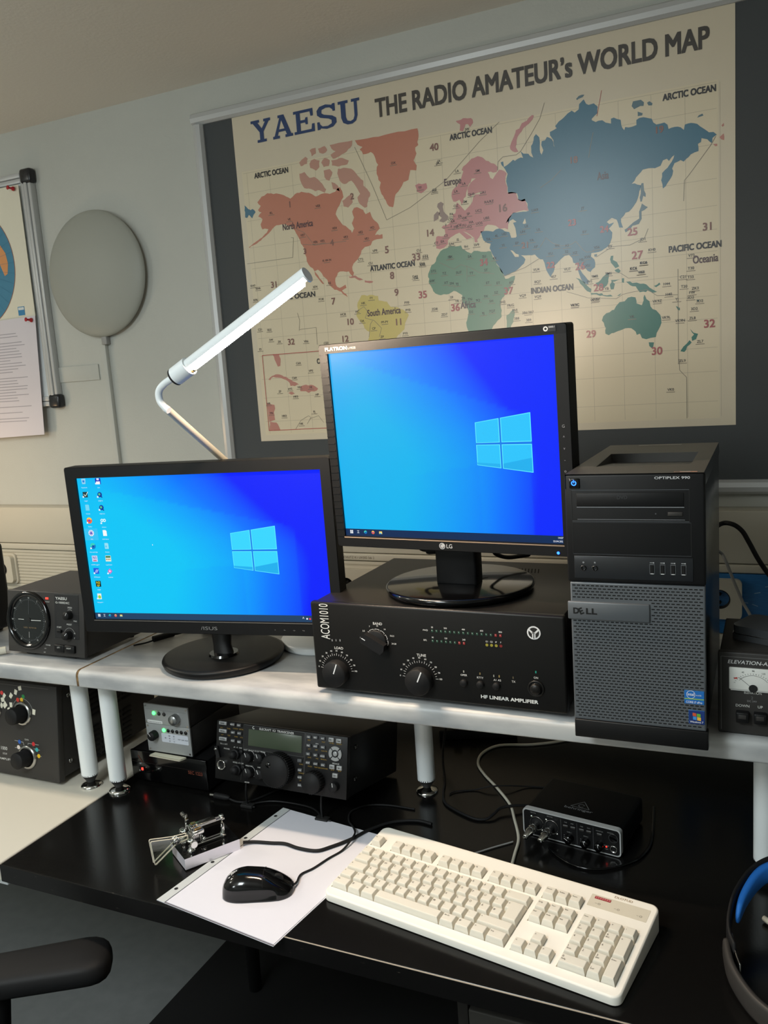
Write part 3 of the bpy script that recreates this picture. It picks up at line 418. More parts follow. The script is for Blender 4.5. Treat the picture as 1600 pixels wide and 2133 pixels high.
for x, z, lb in ((-1.782, 1.412, 'red push pin at the top corner of the globe chart'), (-1.780, 1.034, 'red push pin holding the printed text sheet below the globe chart')):
    b = MB(); b.lathe([(.0, -.0235), (.006, -.0225), (.006, -.02), (.003, -.018), (.003, -.010), (.006, -.007), (.0065, -.003), (0, -.002)], 'ink', 16, (0, 0, 0), (0.25, 1, -.1), c=(176, 30, 40)); tag(b.build('push_pin', None, (x, WY - .029, z)), lb, 'push pin', 'push pins on the whiteboard')

# ------------------------------------------------------------------ desks
t = thing('black_desk', 'black wood-grained desk carrying the keyboard and paper', 'desk', (0, 0, 0))
MB().box(-.978, -.226, -.032, .95, .735, 0, 'desk', .0012, 1).build('desktop', t)
MB().box(-.978, -.2275, -.0315, .95, -.2255, -.0004, 'desk_edge').build('edge_band', t)
b = MB(); b.box(-.40, -.22765, -.0005, .60, -.2258, .00016, 'wear_highlight'); b.build('worn_edge_highlight', t)  # pale strip paints the highlight along the worn front edge
for x, y in ((-.955, .43), (.88, -.15), (.88, .66)):
    MB().lathe([(.030, -.032), (.030, -.10), (.016, -.735), (.014, FZ + .004), (0, FZ + .004)], 'blk_soft', 20, (x, y, 0)).build('leg', t)
t = thing('drawer_cabinet', 'dark grey drawer cabinet in the shadow under the black desk', 'cabinet', (-.262, .10, FZ + .004))
MB().box(0, .012, .03, .42, .58, .60, 'charcoal', .002).build('body', t)
for k in range(3): MB().box(.022, -.004, .04 + k * .188, .40, .012, .218 + k * .188, 'cabinet_front', .003, 2).build('drawer', t)
MB().box(.0, 0, .03, .020, .014, .60, 'charcoal', .001).build('side_rail', t)
for x, y in ((.03, .04), (.39, .04), (.03, .54), (.39, .54)): MB().cyl((x, y, 0), (x, y, .03), .018, m='rubber', n=16).build('foot', t)
t = thing('white_desk', 'white desk at the left edge under the dark amplifier', 'desk', (0, 0, 0))
MB().box(-2.5, -.226, -.032, -.9815, .735, 0, 'whitedesk', .0015, 1).build('desktop', t)
for x, y in ((-2.4, -.18), (-2.4, .68), (-1.2, .70)): MB().box(x - .02, y - .02, FZ, x + .02, y + .02, -.032, 'whitepaint', .002).build('leg', t)
MB().box(-1.03, -.20, -.062, -1.0, .68, -.032, 'whitepaint', .002).build('frame_rail', t)

# ------------------------------------------------------------------ shelf on legs
SR = .0192
def shelf_leg(t, x, y, hz=.0):
    yl = y - SR * x
    l = MB().cyl((x, yl, -ZS + .026), (x, yl, -.033), .0172, m='whitepaint', n=28).build('leg', t)
    MB().lathe([(.0, .012), (.006, .012), (.006, .008), (.0172, .026), (.0172, .0285)], 'rubber', 24, (x, yl, -ZS)).cyl((x, yl, -ZS + .008), (x, yl, -ZS + .028), .007, m='blk_soft', n=14).lathe([(.0215, 0), (.0215, .0035), (.017, .006), (.007, .010)], 'chrome', 28, (x, yl, -ZS)).build('foot', l)
def shelf_board(x0, x1):
    T_ = .033; r = .012; prof = [(.42, -T_), (.42, 0)]
    prof += [(r - r * math.sin(math.radians(a)), -r + r * math.cos(math.radians(a))) for a in range(0, 91, 15)]
    prof += [(.004 - .004 * math.cos(math.radians(a)), -T_ + .004 - .004 * math.sin(math.radians(a))) for a in range(0, 91, 30)]
    n = len(prof); vs = [(x, y, z) for x in (x0, x1) for y, z in prof]
    return MB().add(vs, [(i, (i + 1) % n, n + (i + 1) % n, n + i) for i in range(n)], 'shelf', None, True).add(vs, [tuple(range(n))[::-1], tuple(range(n, 2 * n))], 'shelf')
t = thing('raised_shelf', 'long grey stone-look shelf on white legs carrying both monitors', 'shelf', (0, 0, ZS), SR)
shelf_board(-.954, 1.0).build('board', t)
MB().prism([(.0012, -.031), (.0012, -.010), (.0030, -.0050), (.0070, -.0015), (.012, -.0004), (.415, -.0004), (.415, -.032), (.003, -.032)], RIGHT, (-.960, 0, 0), .0002, .0062, 'shelf_edge').build('edge_strip', t)
shelf_leg(t, -.9585, .0565); shelf_leg(t, -.350, .240); shelf_leg(t, .2470, .150); shelf_leg(t, .9, .10)
t = thing('raised_shelf', 'grey stone-look shelf section at the left under the rotator controller', 'shelf', (0, 0, ZS), SR)
shelf_board(-2.5, -.9600).build('board', t); shelf_leg(t, -1.0335, .056); shelf_leg(t, -2.4, .10)
# ------------------------------------------------------------------ monitors
def lerp(a, b, t): return tuple(x + (y - x) * t for x, y in zip(a, b))
def smooth(a, b, x):
    t = max(0, min(1, (x - a) / (b - a))); return t * t * (3 - 2 * t)
def wall_col(u, v, lg):
    """colour of the desktop picture the screen shows at u (left-right), v (bottom-top)"""
    du, dv = u - .76, v - .5
    t = 1.02 - .80 * smooth(.10, 1.0, u + .42 * max(0, v - .42) ** 1.0 - .12) - .55 * max(0, v - .55) * (.35 + u) - .10 * max(0, .3 - v) * (1 + u)
    t -= .50 * smooth(.60, 1.16, u + .30 * max(0, v - .5))
    zz = .635 + (.88 - u) * (.36 if not lg else .40)
    if u < .88: t += .07 * smooth(.012, -.012, v - zz) if False else (.07 if v < zz else 0) * smooth(.0, .2, u)
    if u < .66 and v < .39 - (.66 - u) * .17: t -= .04 * smooth(.2, .5, u)
    t = max(0.0, min(1.0, t - (.04 if lg else 0)))
    deep = (.002, .016, .98) if not lg else (.002, .024, .98); mid = (.002, .18, 1.0); cy = (.004, .56, .93) if not lg else (.004, .46, .86)
    c = lerp(deep, mid, min(1, t * 2.2)) if t < .45 else lerp(mid, cy, (t - .45) / .55)
    return tuple(min(1.0, x) for x in c)
def screen(t, W, H, logo, lg, icons=False):
    b = MB(); O = (0, 0, 0); nx, ny = 96, 60; tb = .0118
    vs = []; cs = []
    for j in range(ny + 1):
        for i in range(nx + 1):
            u, v = i / nx, j / ny; vs.append((u * W, 0, v * H)); cs.append(wall_col(u, v, lg))
    for j in range(ny):
        for i in range(nx):
            q = (j * (nx + 1) + i, j * (nx + 1) + i + 1, (j + 1) * (nx + 1) + i + 1, (j + 1) * (nx + 1) + i)
            b.f.append(q); b.m.append(0); b.c.append([cs[k] for k in q]); b.s.append(False)
    b.v = list(vs); b.mats = ['glow']
    g = 'glow'
    (ax, az), (bx, bz), (cx_, cz_), (dx, dz) = logo   # tl tr br bl
    b.poly([(ax, az), (bx, bz), (cx_, cz_), (dx, dz)], FRONT, O, .00012, g, (20, 125, 235))
    def P(u, v):
        l = (dx + (ax - dx) * v, dz + (az - dz) * v); r = (cx_ + (bx - cx_) * v, cz_ + (bz - cz_) * v); return (l[0] + (r[0] - l[0]) * u, l[1] + (r[1] - l[1]) * u)
    hc = (56, 214, 255) if not lg else (44, 196, 252)
    for (u0, u1, v0, v1) in ((0, .435, .52, 1), (.465, 1, .52, 1), (0, .435, 0, .48), (.465, 1, 0, .48)):
        b.poly([P(u0, v0), P(u1, v0), P(u1, v1), P(u0, v1)], FRONT, O, .00024, g, (96, 240, 255))
        b.poly([P(u0 + .012, v0 + .012), P(u1 - .012, v0 + .012), P(u1 - .012, v1 - .012), P(u0 + .012, v1 - .012)], FRONT, O, .00036, g, hc)
    b.poly([P(0.012, .012), P(.423, .012), P(.423, .09), P(.0, .06)], FRONT, O, .00042, g, (34, 178, 240)); b.poly([P(.477, .012), P(.988, .012), P(.988, .25), P(.477, .10)], FRONT, O, .00042, g, (32, 176, 238))
    # faint beam edges
    b.rect(0, 0, W, tb, FRONT, O, .0004, g, (34, 66, 100) if not lg else (14, 44, 84))
    def flag(x, y, s):
        for i in (0, 1):
            for j in (0, 1): b.rect(x + i * s * .54, y + j * s * .54, x + i * s * .54 + s * .46, y + j * s * .54 + s * .46, FRONT, O, .0006, g, (235, 240, 245))
    xs = (.0086, .0222, .0384, .0528, .0672) if lg else (.0060, .0178, .0317, .0439, .0557); yy = .0066; r = .0028 if lg else .0025
    flag(xs[0], yy - r, r * 2); 
    b.rect(xs[1], yy - .002, xs[1] + .004, yy - .0012, FRONT, O, .0006, g, (210, 220, 230)); b.rect(xs[1], yy + .0016, xs[1] + .004, yy + .0024, FRONT, O, .0006, g, (210, 220, 230)); b.rect(xs[1] + .001, yy - .0006, xs[1] + .003, yy + .001, FRONT, O, .0006, g, (150, 170, 190))
    def edge_icon(x, y, r): b.disc(x, y, r, FRONT, O, .0006, g, (20, 120, 200)); b.arc(x, y, r * .35, r, 30, 200, FRONT, O, .0008, g, (60, 210, 190)); b.disc(x + r * .1, y - r * .1, r * .35, FRONT, O, .001, g, (20, 80, 160))
    def fox_icon(x, y, r): b.disc(x, y, r, FRONT, O, .0006, g, (240, 110, 50)); b.arc(x, y, r * .45, r, 20, 150, FRONT, O, .0008, g, (255, 200, 70)); b.disc(x, y, r * .45, FRONT, O, .001, g, (150, 60, 190))
    def folder(x, y, r): b.rect(x - r, y - r * .75, x + r, y + r * .75, FRONT, O, .0006, g, (245, 215, 110)); b.rect(x - r * .5, y - r * .75, x + r * .5, y, FRONT, O, .0008, g, (90, 190, 235))
    edge_icon(xs[2], yy, r); fox_icon(xs[3], yy, r); folder(xs[4], yy, r)
    if lg: b.text('14:07', W - .0012, .0075, FRONT, O, hgt=.0026, align='r', h=.0006, m=g, c=(225, 230, 240), bold=.03); b.text('23.04.2021', W + .0022 - .003, .0022, FRONT, O, hgt=.0026, align='r', h=.0006, m=g, c=(225, 230, 240), bold=.03)
    else: b.text('^', .4190, .0035, FRONT, O, hgt=.006, h=.0006, m=g, c=(225, 230, 240)); b.rect(.4262, .0045, .4292, .0075, FRONT, O, .0006, g, (225, 230, 240)); b.disc(.4332, .0058, .0018, FRONT, O, .0006, g, (230, 60, 90)); b.text('14:07', W - .002, .0045, FRONT, O, hgt=.0026, align='r', h=.0006, m=g, c=(225, 230, 240))
    if icons:
        def lab(x, z, n, two=False):
            b.text(n, x, z - .0125, FRONT, O, hgt=.0019, align='c', h=.0006, m=g, c=(225, 240, 250))
        def short(x, z): b.rect(x - .0058, z - .0055, x - .0028, z - .0025, FRONT, O, .0012, g, (240, 245, 250))
        r = .0058
        L1 = ['Papierkorb', 'Logger', 'Notizen', 'Firefox', 'HDL', 'Microsoft Edge', 'N1MM Logger+', 'PSTRotator', 'N3FJP', 'Notepad++']; Z1 = [.2617, .2371, .2129, .1886, .1649, .1403, .1163, .0925, .0680, .0436]; X1 = [.0141, .0141, .0147, .0152, .0155, .0155, .0156, .0154, .0158, .0149]
        for i, (n, z, x) in enumerate(zip(L1, Z1, X1)):
            if i == 0: b.poly([(x - .0045, z + .005), (x - .0034, z - .005), (x + .0034, z - .005), (x + .0045, z + .005)], FRONT, O, .0006, g, (150, 210, 240)); b.disc(x, z, .0022, FRONT, O, .0008, g, (40, 130, 220))
            elif i == 1: b.rect(x - .0052, z - .0052, x + .0048, z + .005, FRONT, O, .0006, g, (30, 60, 66)); b.seg((x - .003, z + .001), (x, z - .003), .0012, FRONT, O, .0008, g, (220, 235, 220)); b.seg((x, z - .003), (x + .006, z + .005), .0012, FRONT, O, .0008, g, (220, 235, 220)); short(x, z)
            elif i == 2: b.poly([(x - .004, z - .0055), (x + .004, z - .0055), (x + .004, z + .0045), (x + .002, z + .0055), (x - .004, z + .0055)], FRONT, O, .0006, g, (120, 215, 245))
            elif i == 3: fox_icon(x, z, r); short(x, z)
            elif i == 4:
                b.rect(x - .0140, z - .0135, x + .0140, z + .0085, FRONT, O, .0005, g, (56, 196, 245)); b.disc(x, z, r, FRONT, O, .0006, g, (240, 240, 250))
                for a in range(0, 360, 45): b.seg((x, z), (x + .0048 * math.cos(math.radians(a)), z + .0048 * math.sin(math.radians(a))), .0011, FRONT, O, .0009, g, (80, 70, 190))
            elif i == 5: edge_icon(x, z, r); short(x, z)
            elif i == 6: b.rect(x - .0058, z - .0058, x + .0058, z + .0058, FRONT, O, .0006, g, (205, 212, 245)); b.text('N1', x, z - .0005, FRONT, O, hgt=.0048, align='c', h=.0008, m=g, c=(50, 60, 150), bold=.03); b.text('MM', x, z - .005, FRONT, O, hgt=.003, align='c', h=.0008, m=g, c=(200, 50, 80), bold=.03)
            elif i == 7:
                b.rect(x - .0058, z - .0052, x + .0054, z + .0058, FRONT, O, .0006, g, (30, 90, 220))
                for k in range(3): b.seg((x - .003 + k * .002, z - .003), (x + .0005 + k * .002, z + .003), .0008, FRONT, O, .0008, g, (210, 225, 255))
                short(x, z)
            elif i == 8: b.rect(x - .0056, z - .0056, x + .0056, z + .0056, FRONT, O, .0006, g, (20, 30, 30)); b.text('N3', x, z, FRONT, O, hgt=.0045, align='c', h=.0008, m=g, c=(235, 230, 60), bold=.04); b.text('FJP', x, z - .005, FRONT, O, hgt=.0035, align='c', h=.0008, m=g, c=(235, 230, 60), bold=.03)
            elif i == 9: b.rect(x - .0045, z - .0055, x + .004, z + .0055, FRONT, O, .0006, g, (235, 240, 235)); b.disc(x, z - .001, .0032, FRONT, O, .0008, g, (150, 210, 70)); short(x, z)
            lab(x, z, n)
        L2 = ['Save', 'WSJT-X', 'WSJT-X 2', 'Arduino', 'UCX Server', 'Notizen', 'Log Analyse', 'AnyDesk']; Z2 = [.2610, .2363, .2122, .1873, .1647, .1403, .1161, .0922]
        for i, (n, z) in enumerate(zip(L2, Z2)):
            x = .0445
            if i == 0: b.rect(x - .0056, z - .0056, x + .0056, z + .0056, FRONT, O, .0006, g, (20, 40, 190)); b.rect(x - .004, z - .0056, x + .004, z - .0002, FRONT, O, .0008, g, (245, 245, 250)); b.rect(x - .0025, z + .0018, x + .0025, z + .0056, FRONT, O, .0008, g, (215, 220, 240)); short(x, z)
            elif i in (1, 2): b.disc(x, z, .0048, FRONT, O, .0006, g, (16, 60, 160)); b.disc(x - .0006, z + .0006, .0022, FRONT, O, .0008, g, (90, 200, 130)); b.poly([(x + .001, z - .001), (x + .0058, z - .005), (x + .003, z - .006)], FRONT, O, .0008, g, (16, 50, 140)); short(x, z)
            elif i == 3: b.arc(x - .0026, z + .001, .0014, .0030, 0, 360, FRONT, O, .0006, g, (230, 250, 250)); b.arc(x + .0026, z + .001, .0014, .0030, 0, 360, FRONT, O, .0006, g, (230, 250, 250)); short(x, z)
            elif i == 4: b.poly([(x - .004, z - .0055), (x + .004, z - .0055), (x + .004, z + .0035), (x + .002, z + .0055), (x - .004, z + .0055)], FRONT, O, .0006, g, (245, 250, 250))
            elif i == 5: b.poly([(x - .004, z - .0055), (x + .004, z - .0055), (x + .004, z + .0045), (x + .002, z + .0055), (x - .004, z + .0055)], FRONT, O, .0006, g, (150, 225, 245)); b.disc(x - .001, z - .001, .002, FRONT, O, .0008, g, (110, 200, 235))
            elif i == 6:
                b.rect(x - .0058, z - .0052, x + .0058, z + .0058, FRONT, O, .0006, g, (225, 235, 215)); b.rect(x - .0052, z + .0020, x + .0052, z + .0050, FRONT, O, .0008, g, (40, 120, 70))
                for k in range(3): b.disc(x - .0034 + k * .0034, z - .0012, .0012, FRONT, O, .0008, g, (170, 110, 70))
            elif i == 7: b.poly([(x - .005, z), (x, z - .005), (x + .005, z), (x, z + .005)], FRONT, O, .0006, g, (225, 100, 190)); b.disc(x, z, .0018, FRONT, O, .0008, g, (255, 225, 245)); short(x, z)
            lab(x, z, n)
        b.poly([(.1400, .1428), (.1400, .1400), (.1418, .1408)], FRONT, O, .0006, g, (235, 245, 250))
    b.build('screen', t)
def bezel(t, W, H, l, r, bt, tp, d, m='bezel', rad=.004):
    """frame round the screen; outer l/r/b/t margins, screen front at y=0"""
    out = rrect(-l, -bt, W + r, H + tp, rad, 4); hole = [(0, 0), (W, 0), (W, H), (0, H)]
    b = MB(); yf = -.0045; tr = tessellate_polygon([[Vector((x, y, 0)) for x, y in out], [Vector((x, y, 0)) for x, y in hole]]); P = out + hole
    fs = []
    for q in tr:
        A, B, D_ = [P[i] for i in q]; fs.append(q if (B[0] - A[0]) * (D_[1] - A[1]) - (B[1] - A[1]) * (D_[0] - A[0]) > 0 else (q[0], q[2], q[1]))
    b.add([(x, yf, z) for x, z in P], fs, m)
    n = len(out); cx, cz = W / 2, H / 2
    o1 = [(x, yf, z) for x, z in out]; o2 = [(x + (.001 if x > cx else -.001), yf + .0015, z + (.001 if z > cz else -.001)) for x, z in out]; o3 = [(x, d * .55, z) for _, (x, _y, z) in zip(out, o2)]
    o4 = [(cx + (x - cx) * .93, d, cz + (z - cz) * .9) for x, _y, z in o3]
    b.add(o1 + o2 + o3 + o4, [(k * n + (i + 1) % n, k * n + i, (k + 1) * n + i, (k + 1) * n + (i + 1) % n) for k in range(3) for i in range(n)] + [tuple(range(3 * n, 4 * n))], m)
    h4 = [(x, yf, z) for x, z in hole] + [(x, .0002, z) for x, z in hole]
    b.add(h4, [(i, (i + 1) % 4, 4 + (i + 1) % 4, 4 + i) for i in range(4)], m)
    return b
# wide monitor
t = thing('monitor', 'wide black desktop monitor showing many desktop icons, left of the square monitor', 'monitor', (-.9078, .0002, .3852), .1525, rx=.0)
t.rotation_euler = Euler((0.0162, 0, 0)).to_matrix().to_4x4().to_euler(); t.rotation_euler = (Matrix.Rotation(.1525, 4, 'Z') @ Matrix.Rotation(.0162, 4, 'X')).to_euler()
screen(t, .4766, .268, ((.2975, .1608), (.3836, .1727), (.3833, .0860), (.2978, .0980)), False, True)
b = bezel(t, .4766, .268, .0215, .0175, .0240, .0195, .048)
b.text('/ISUS', .2375, -.0165, FRONT, (0, -.0045, 0), hgt=.0062, width=.033, align='c', h=.0003, c=(120, 122, 124), bold=-.0)
for x, s_ in ((.3669, '▪'), (.3852, '¤-'), (.4029, '-o-'), (.4206, '+o')): b.text(s_ if s_ != '▪' else '=', x, -.0155, FRONT, (0, -.0045, 0), hgt=.0028, align='c', h=.0003, c=(130, 130, 130))
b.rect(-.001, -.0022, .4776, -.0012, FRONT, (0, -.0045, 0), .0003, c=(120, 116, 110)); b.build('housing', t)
# stand in the world's upright frame
st = MB(); sx_, sy_ = -.703, .108
Mi = (Matrix.Translation((-.9078, .0002, .3852)) @ Matrix.Rotation(.1525, 4, 'Z') @ Matrix.Rotation(.0162, 4, 'X')).inverted()
def world_child(mb, name, parent, Minv):
    mb.v = [tuple(Minv @ Vector(v)) for v in mb.v]; return mb.build(name, parent)
b = MB(); b.lathe([(0, 0), (.108, 0), (.113, .004), (.116, .012), (.1145, .0155), (.108, .017), (0, .0185)], 'bezel', 72, (sx_, sy_, ZS)); world_child(b, 'base', t, Mi)
b = MB(); b.cyl((sx_ + .012, sy_ - .015, ZS + .016), (sx_ + .012, sy_ - .015, ZS + .022), .030, .027, 'blk_gloss', 28)
nk = []
for i, (z, w_, yy) in enumerate(((.02, .022, -.015), (.035, .019, -.012), (.06, .022, -.006), (.10, .028, .004), (.16, .03, .006))):
    nk.append([(sx_ + .012 - .004 * i + w_ * math.cos(2 * PI * k / 16), sy_ + yy + .012 * math.sin(2 * PI * k / 16), ZS + z) for k in range(16)])
b.add([p for r_ in nk for p in r_], [(j * 16 + i, j * 16 + (i + 1) % 16, (j + 1) * 16 + (i + 1) % 16, (j + 1) * 16 + i) for j in range(4) for i in range(16)], 'bezel', None, True); world_child(b, 'neck', t, Mi)
# square monitor
Mm = Matrix.Translation((-.3991, .0726, .5400)) @ Matrix.Rotation(-.0825, 4, 'Z') @ Matrix.Rotation(.0398, 4, 'X')
t = thing('monitor', 'square black monitor standing on the wide dark amplifier', 'monitor', (-.3991, .0726, .5400)); t.rotation_euler = Mm.to_euler()
Mi = Mm.inverted()
screen(t, .3763, .301, ((.2472, .1820), (.3347, .1942), (.3348, .1056), (.2470, .1175)), True)
b = bezel(t, .3763, .301, .0150, .0180, .0175, .0140, .050)
n = 22
for i in range(26):
    b.box(-.0148, -.0052, .299 - i * .012, -.0015, -.0044, .2995 - i * .012 + .0016, 'bezel')
for i in range(8): b.box(-.014 + .0, -.0052, .3022 + i * .0015, .393, -.0044, .3028 + i * .0015, 'bezel')
OF = (0, -.0052, 0)
b.fat('FLATRON', -.0022, .3052, FRONT, OF, .0005, hgt=.0052, width=.041, h=.0004, c=(225, 215, 195)); b.text('L1953S', .041, .3055, FRONT, OF, hgt=.0034, width=.014, h=.0004, c=(190, 180, 165))
b.disc(.1796, -.0103, .0052, FRONT, (0, -.0045, 0), .0004, c=(170, 172, 176)); b.arc(.1796, -.0103, .0030, .0038, 90, 360, FRONT, (0, -.0045, 0), .0006, c=(50, 50, 52)); b.text('LG', .1870, -.0132, FRONT, (0, -.0045, 0), hgt=.0062, h=.0004, c=(190, 192, 196), bold=.03)
for z, s_ in ((.1730, 'G'), (.1573, '^'), (.1415, 'v'), (.1247, '-'), (.1088, 'o')): b.text(s_, .3842, z - .002, FRONT, (0, -.0045, 0), hgt=.0042, align='c', h=.0004, c=(150, 150, 154))
b.rect(.362, .3055, .380, .3135, FRONT, OF, .0004, c=(16, 16, 18)); b.arc(.3655, .3095, .0018, .0034, 0, 360, FRONT, OF, .0006, c=(230, 230, 230)); b.text('5000:1', .3700, .3105, FRONT, OF, hgt=.0024, width=.0085, h=.0006, c=(210, 210, 210), bold=.03)
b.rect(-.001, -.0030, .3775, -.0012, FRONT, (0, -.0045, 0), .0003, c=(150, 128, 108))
b.build('housing', t)
MB().disc(.3677, -.0130, .0022, FRONT, (0, -.0045, 0), .0005, 'led_b', None, 12).build('power_led', t)
zb = ZS + .0088 + .1494 + .0005
b = MB(); b.lathe([(0, 0), (.118, 0), (.123, .004), (.124, .0105), (.120, .0125), (0, .014)], 'blk_gloss', 80, (-.222, .128, zb)); world_child(b, 'base', t, Mi)
b = MB(); b.box(-.253, .100, zb + .011, -.183, .135, .585, 'bezel', .004); world_child(b, 'neck', t, Mi)
tag(MB().tube([(-.30, .15, .545), (-.305, .152, .515), (-.295, .155, .500), (-.262, .16, .502), (-.235, .20, .505), (-.225, .30, .49)], .0042, 'blk_soft').lathe([(.0, -.012), (.0075, -.012), (.0085, -.008), (.0085, .008), (.0075, .012), (0, .012)], 'blk_soft', 20, (-.278, .158, .500), (1, .1, .05)).build('video_cable'), 'black cable with a round ferrite bead behind the square monitor', 'cable')
tag(MB().tube([(-.13, .15, .545), (-.150, .16, .515), (-.172, .17, .500), (-.176, .19, .487), (-.17, .24, .47), (-.15, .30, .462)], .0038, 'blk_soft').build('power_cable'), 'black cable curving down to the amplifier right of the square monitor neck', 'cable')

# ------------------------------------------------------------------ HF linear amplifier
t = thing('linear_amplifier', 'wide dark HF linear amplifier with LOAD, TUNE and BAND knobs under the square monitor', 'amplifier', (-.4407, .0098, ZS), -.006)
F = .0088; H = .1494; W = .422; OF = (0, -.0062, 0)
MB().box(.004, .004, F + .002, W - .004, .323, F + H - .002, 'amp_top', .001).build('body', t)
b = MB(); b.box(0, -.006, F, W, .008, F + H, 'amp', .0036, 3)
def sc_(x): return x + .4407      # world x -> local
def sz_(z): return z - ZS
# name on its side at the left, outlined lettering
b.text('ACOM1010', .0335, F + .087, FRONT, OF, hgt=.0165, width=.060, c=(222, 222, 218), ang=PI / 2)
WH = (220, 218, 214)
def scale(b, cx, cz, r0, r1, a0, a1, n, labs, rl, hg):
    for i in range(n):
        a = math.radians(a0 + (a1 - a0) * i / (n - 1)); k = r1 if i % 2 == 0 else r0 + (r1 - r0) * .6
        b.seg((cx + r0 * math.cos(a), cz + r0 * math.sin(a)), (cx + k * math.cos(a), cz + k * math.sin(a)), .0006, FRONT, OF, c=WH)
    for i, s_ in enumerate(labs):
        a = math.radians(a0 + (a1 - a0) * i / (len(labs) - 1)); b.text(s_, cx + rl * math.cos(a), cz + rl * math.sin(a) - hg / 2, FRONT, OF, hgt=hg, align='c', c=WH, bold=.02)
lx, lz = sc_(-.3985), sz_(.3240); tx_, tz = sc_(-.2500), sz_(.3245); bx_, bz_ = sc_(-.3225), sz_(.3825)
D10 = [str(i * 10) for i in range(11)]
scale(b, lx, lz + .002, .0262, .0305, 172, 4, 21, D10, .0345, .0026); scale(b, tx_, tz + .002, .0262, .0305, 176, 4, 21, D10, .0345, .0026)
b.text('LOAD', lx + .006, sz_(.3635), FRONT, OF, hgt=.0042, align='c', c=WH, bold=.02); b.text('TUNE', tx_ + .004, sz_(.3632), FRONT, OF, hgt=.0042, align='c', c=WH, bold=.02); b.text('BAND', bx_ + .004, sz_(.4098), FRONT, OF, hgt=.0042, align='c', c=WH, bold=.02)
for i, s_ in enumerate(['1.8', '3.5', '7', '10', '14', '18-21', '24-28']):
    a = 172 - i * 29.5; ar = math.radians(a); b.text(s_, bx_ + .0275 * math.cos(ar) + (.003 if i > 4 else 0), bz_ + .0255 * math.sin(ar) - .001, FRONT, OF, hgt=.0025, align='c', c=WH, bold=.02)
    b.arc(bx_, bz_, .0200, .0207, a - 11, a + 11, FRONT, OF, c=WH, n=6)
    for q in (-11, 11): b.seg((bx_ + .0182 * math.cos(math.radians(a + q)), bz_ + .0182 * math.sin(math.radians(a + q))), (bx_ + .0207 * math.cos(math.radians(a + q)), bz_ + .0207 * math.sin(math.radians(a + q))), .0005, FRONT, OF, c=WH)
fx0, fx1, fz = sc_(-.2250), sc_(-.1155), sz_(.4068)
b.text('FWD', sc_(-.2405), fz - .0012, FRONT, OF, hgt=.0026, c=WH, bold=.02); b.text('RFL', sc_(-.2405), sz_(.3895), FRONT, OF, hgt=.0026, c=WH, bold=.02)
for i in range(16):
    x = fx0 + (fx1 - fx0) * i / 15; cc = (30, 70, 52) if i < 14 else (150, 30, 30); b.rect(x - .0018, fz - .0022, x + .0016, fz + .002, FRONT, OF, c=cc); b.seg((x - .001, fz + .001), (x, fz - .0002), .0007, FRONT, OF, .0006, c=(200, 205, 200))
for x, s_ in ((0, '50'), (3, '200'), (7, '400'), (11, '600'), (15, '800')): b.text(s_, fx0 + (fx1 - fx0) * x / 15, fz + .0042, FRONT, OF, hgt=.0024, align='c', c=WH, bold=.02)
for i in range(8):
    x = fx0 + (fx1 - fx0) * i / 15; cc = (30, 70, 52) if i < 6 else (150, 30, 30); b.rect(x - .0018, sz_(.3905) - .0022, x + .0016, sz_(.3905) + .002, FRONT, OF, c=cc); b.seg((x - .001, sz_(.3915)), (x, sz_(.3903)), .0007, FRONT, OF, .0006, c=(200, 205, 200))
for x, s_ in ((0, '30'), (3, '120'), (7, '240')): b.text(s_, fx0 + (fx1 - fx0) * x / 15, sz_(.3948), FRONT, OF, hgt=.0024, align='c', c=WH, bold=.02)
for i, s_ in enumerate(('G1', 'G2', 'IP', 'F')):
    x = fx0 + (fx1 - fx0) * (12 + i) / 15; b.text(s_, x, sz_(.3948), FRONT, OF, hgt=.0024, align='c', c=WH, bold=.02); b.disc(x, sz_(.3905), .0023, FRONT, OF, c=(150, 142, 50) if i < 3 else (120, 30, 30))
# round emblem
ex_, ez_ = sc_(-.0645), sz_(.4146); b.disc(ex_, ez_, .0102, FRONT, OF, c=(225, 225, 225), n=36); b.disc(ex_, ez_, .0080, FRONT, OF, .0006, c=(34, 31, 29), n=32)
b.rect(ex_ - .0026, ez_ - .0088, ex_ + .0026, ez_ + .001, FRONT, OF, .0008, c=(225, 225, 225)); b.rect(ex_ - .0006, ez_ - .0085, ex_ + .0006, ez_ + .001, FRONT, OF, .001, c=(34, 31, 29))
b.seg((ex_ - .0012, ez_ - .001), (ex_ - .0072, ez_ + .0048), .0026, FRONT, OF, .0008, c=(225, 225, 225)); b.seg((ex_ + .0012, ez_ - .001), (ex_ + .0072, ez_ + .0048), .0026, FRONT, OF, .0008, c=(225, 225, 225))
for x, z, s_ in ((-.1770, .3378, 'OPER'), (-.1508, .3360, 'RTTY'), (-.1275, .3348, 'A1'), (-.1205, .3348, 'A2'), (-.0985, .3348, 'TX'), (-.0640, .3442, 'ON')): b.text(s_, sc_(x), sz_(z), FRONT, OF, hgt=.0030, align='c', c=WH, bold=.025)
for x, z, c in ((-.1770, .3450, (160, 160, 150)), (-.1508, .3440, (130, 110, 70)), (-.1290, .3425, (150, 150, 140)), (-.1205, .3425, (150, 130, 80)), (-.0989, .3425, (90, 80, 60)), (-.0638, .3545, (30, 150, 130)), (-.4038, .3780, (150, 150, 150)), (-.3965, .3785, (120, 120, 120)), (-.3890, .3789, (150, 150, 150))): b.rect(sc_(x) - .0009, sz_(z) - .0018, sc_(x) + .0009, sz_(z) + .0018, FRONT, OF, c=c)
b.fat('HF LINEAR AMPLIFIER', sc_(-.1511), sz_(.3048), FRONT, OF, .0005, hgt=.0052, width=.0887, c=(232, 232, 228))
b.build('front_panel', t)
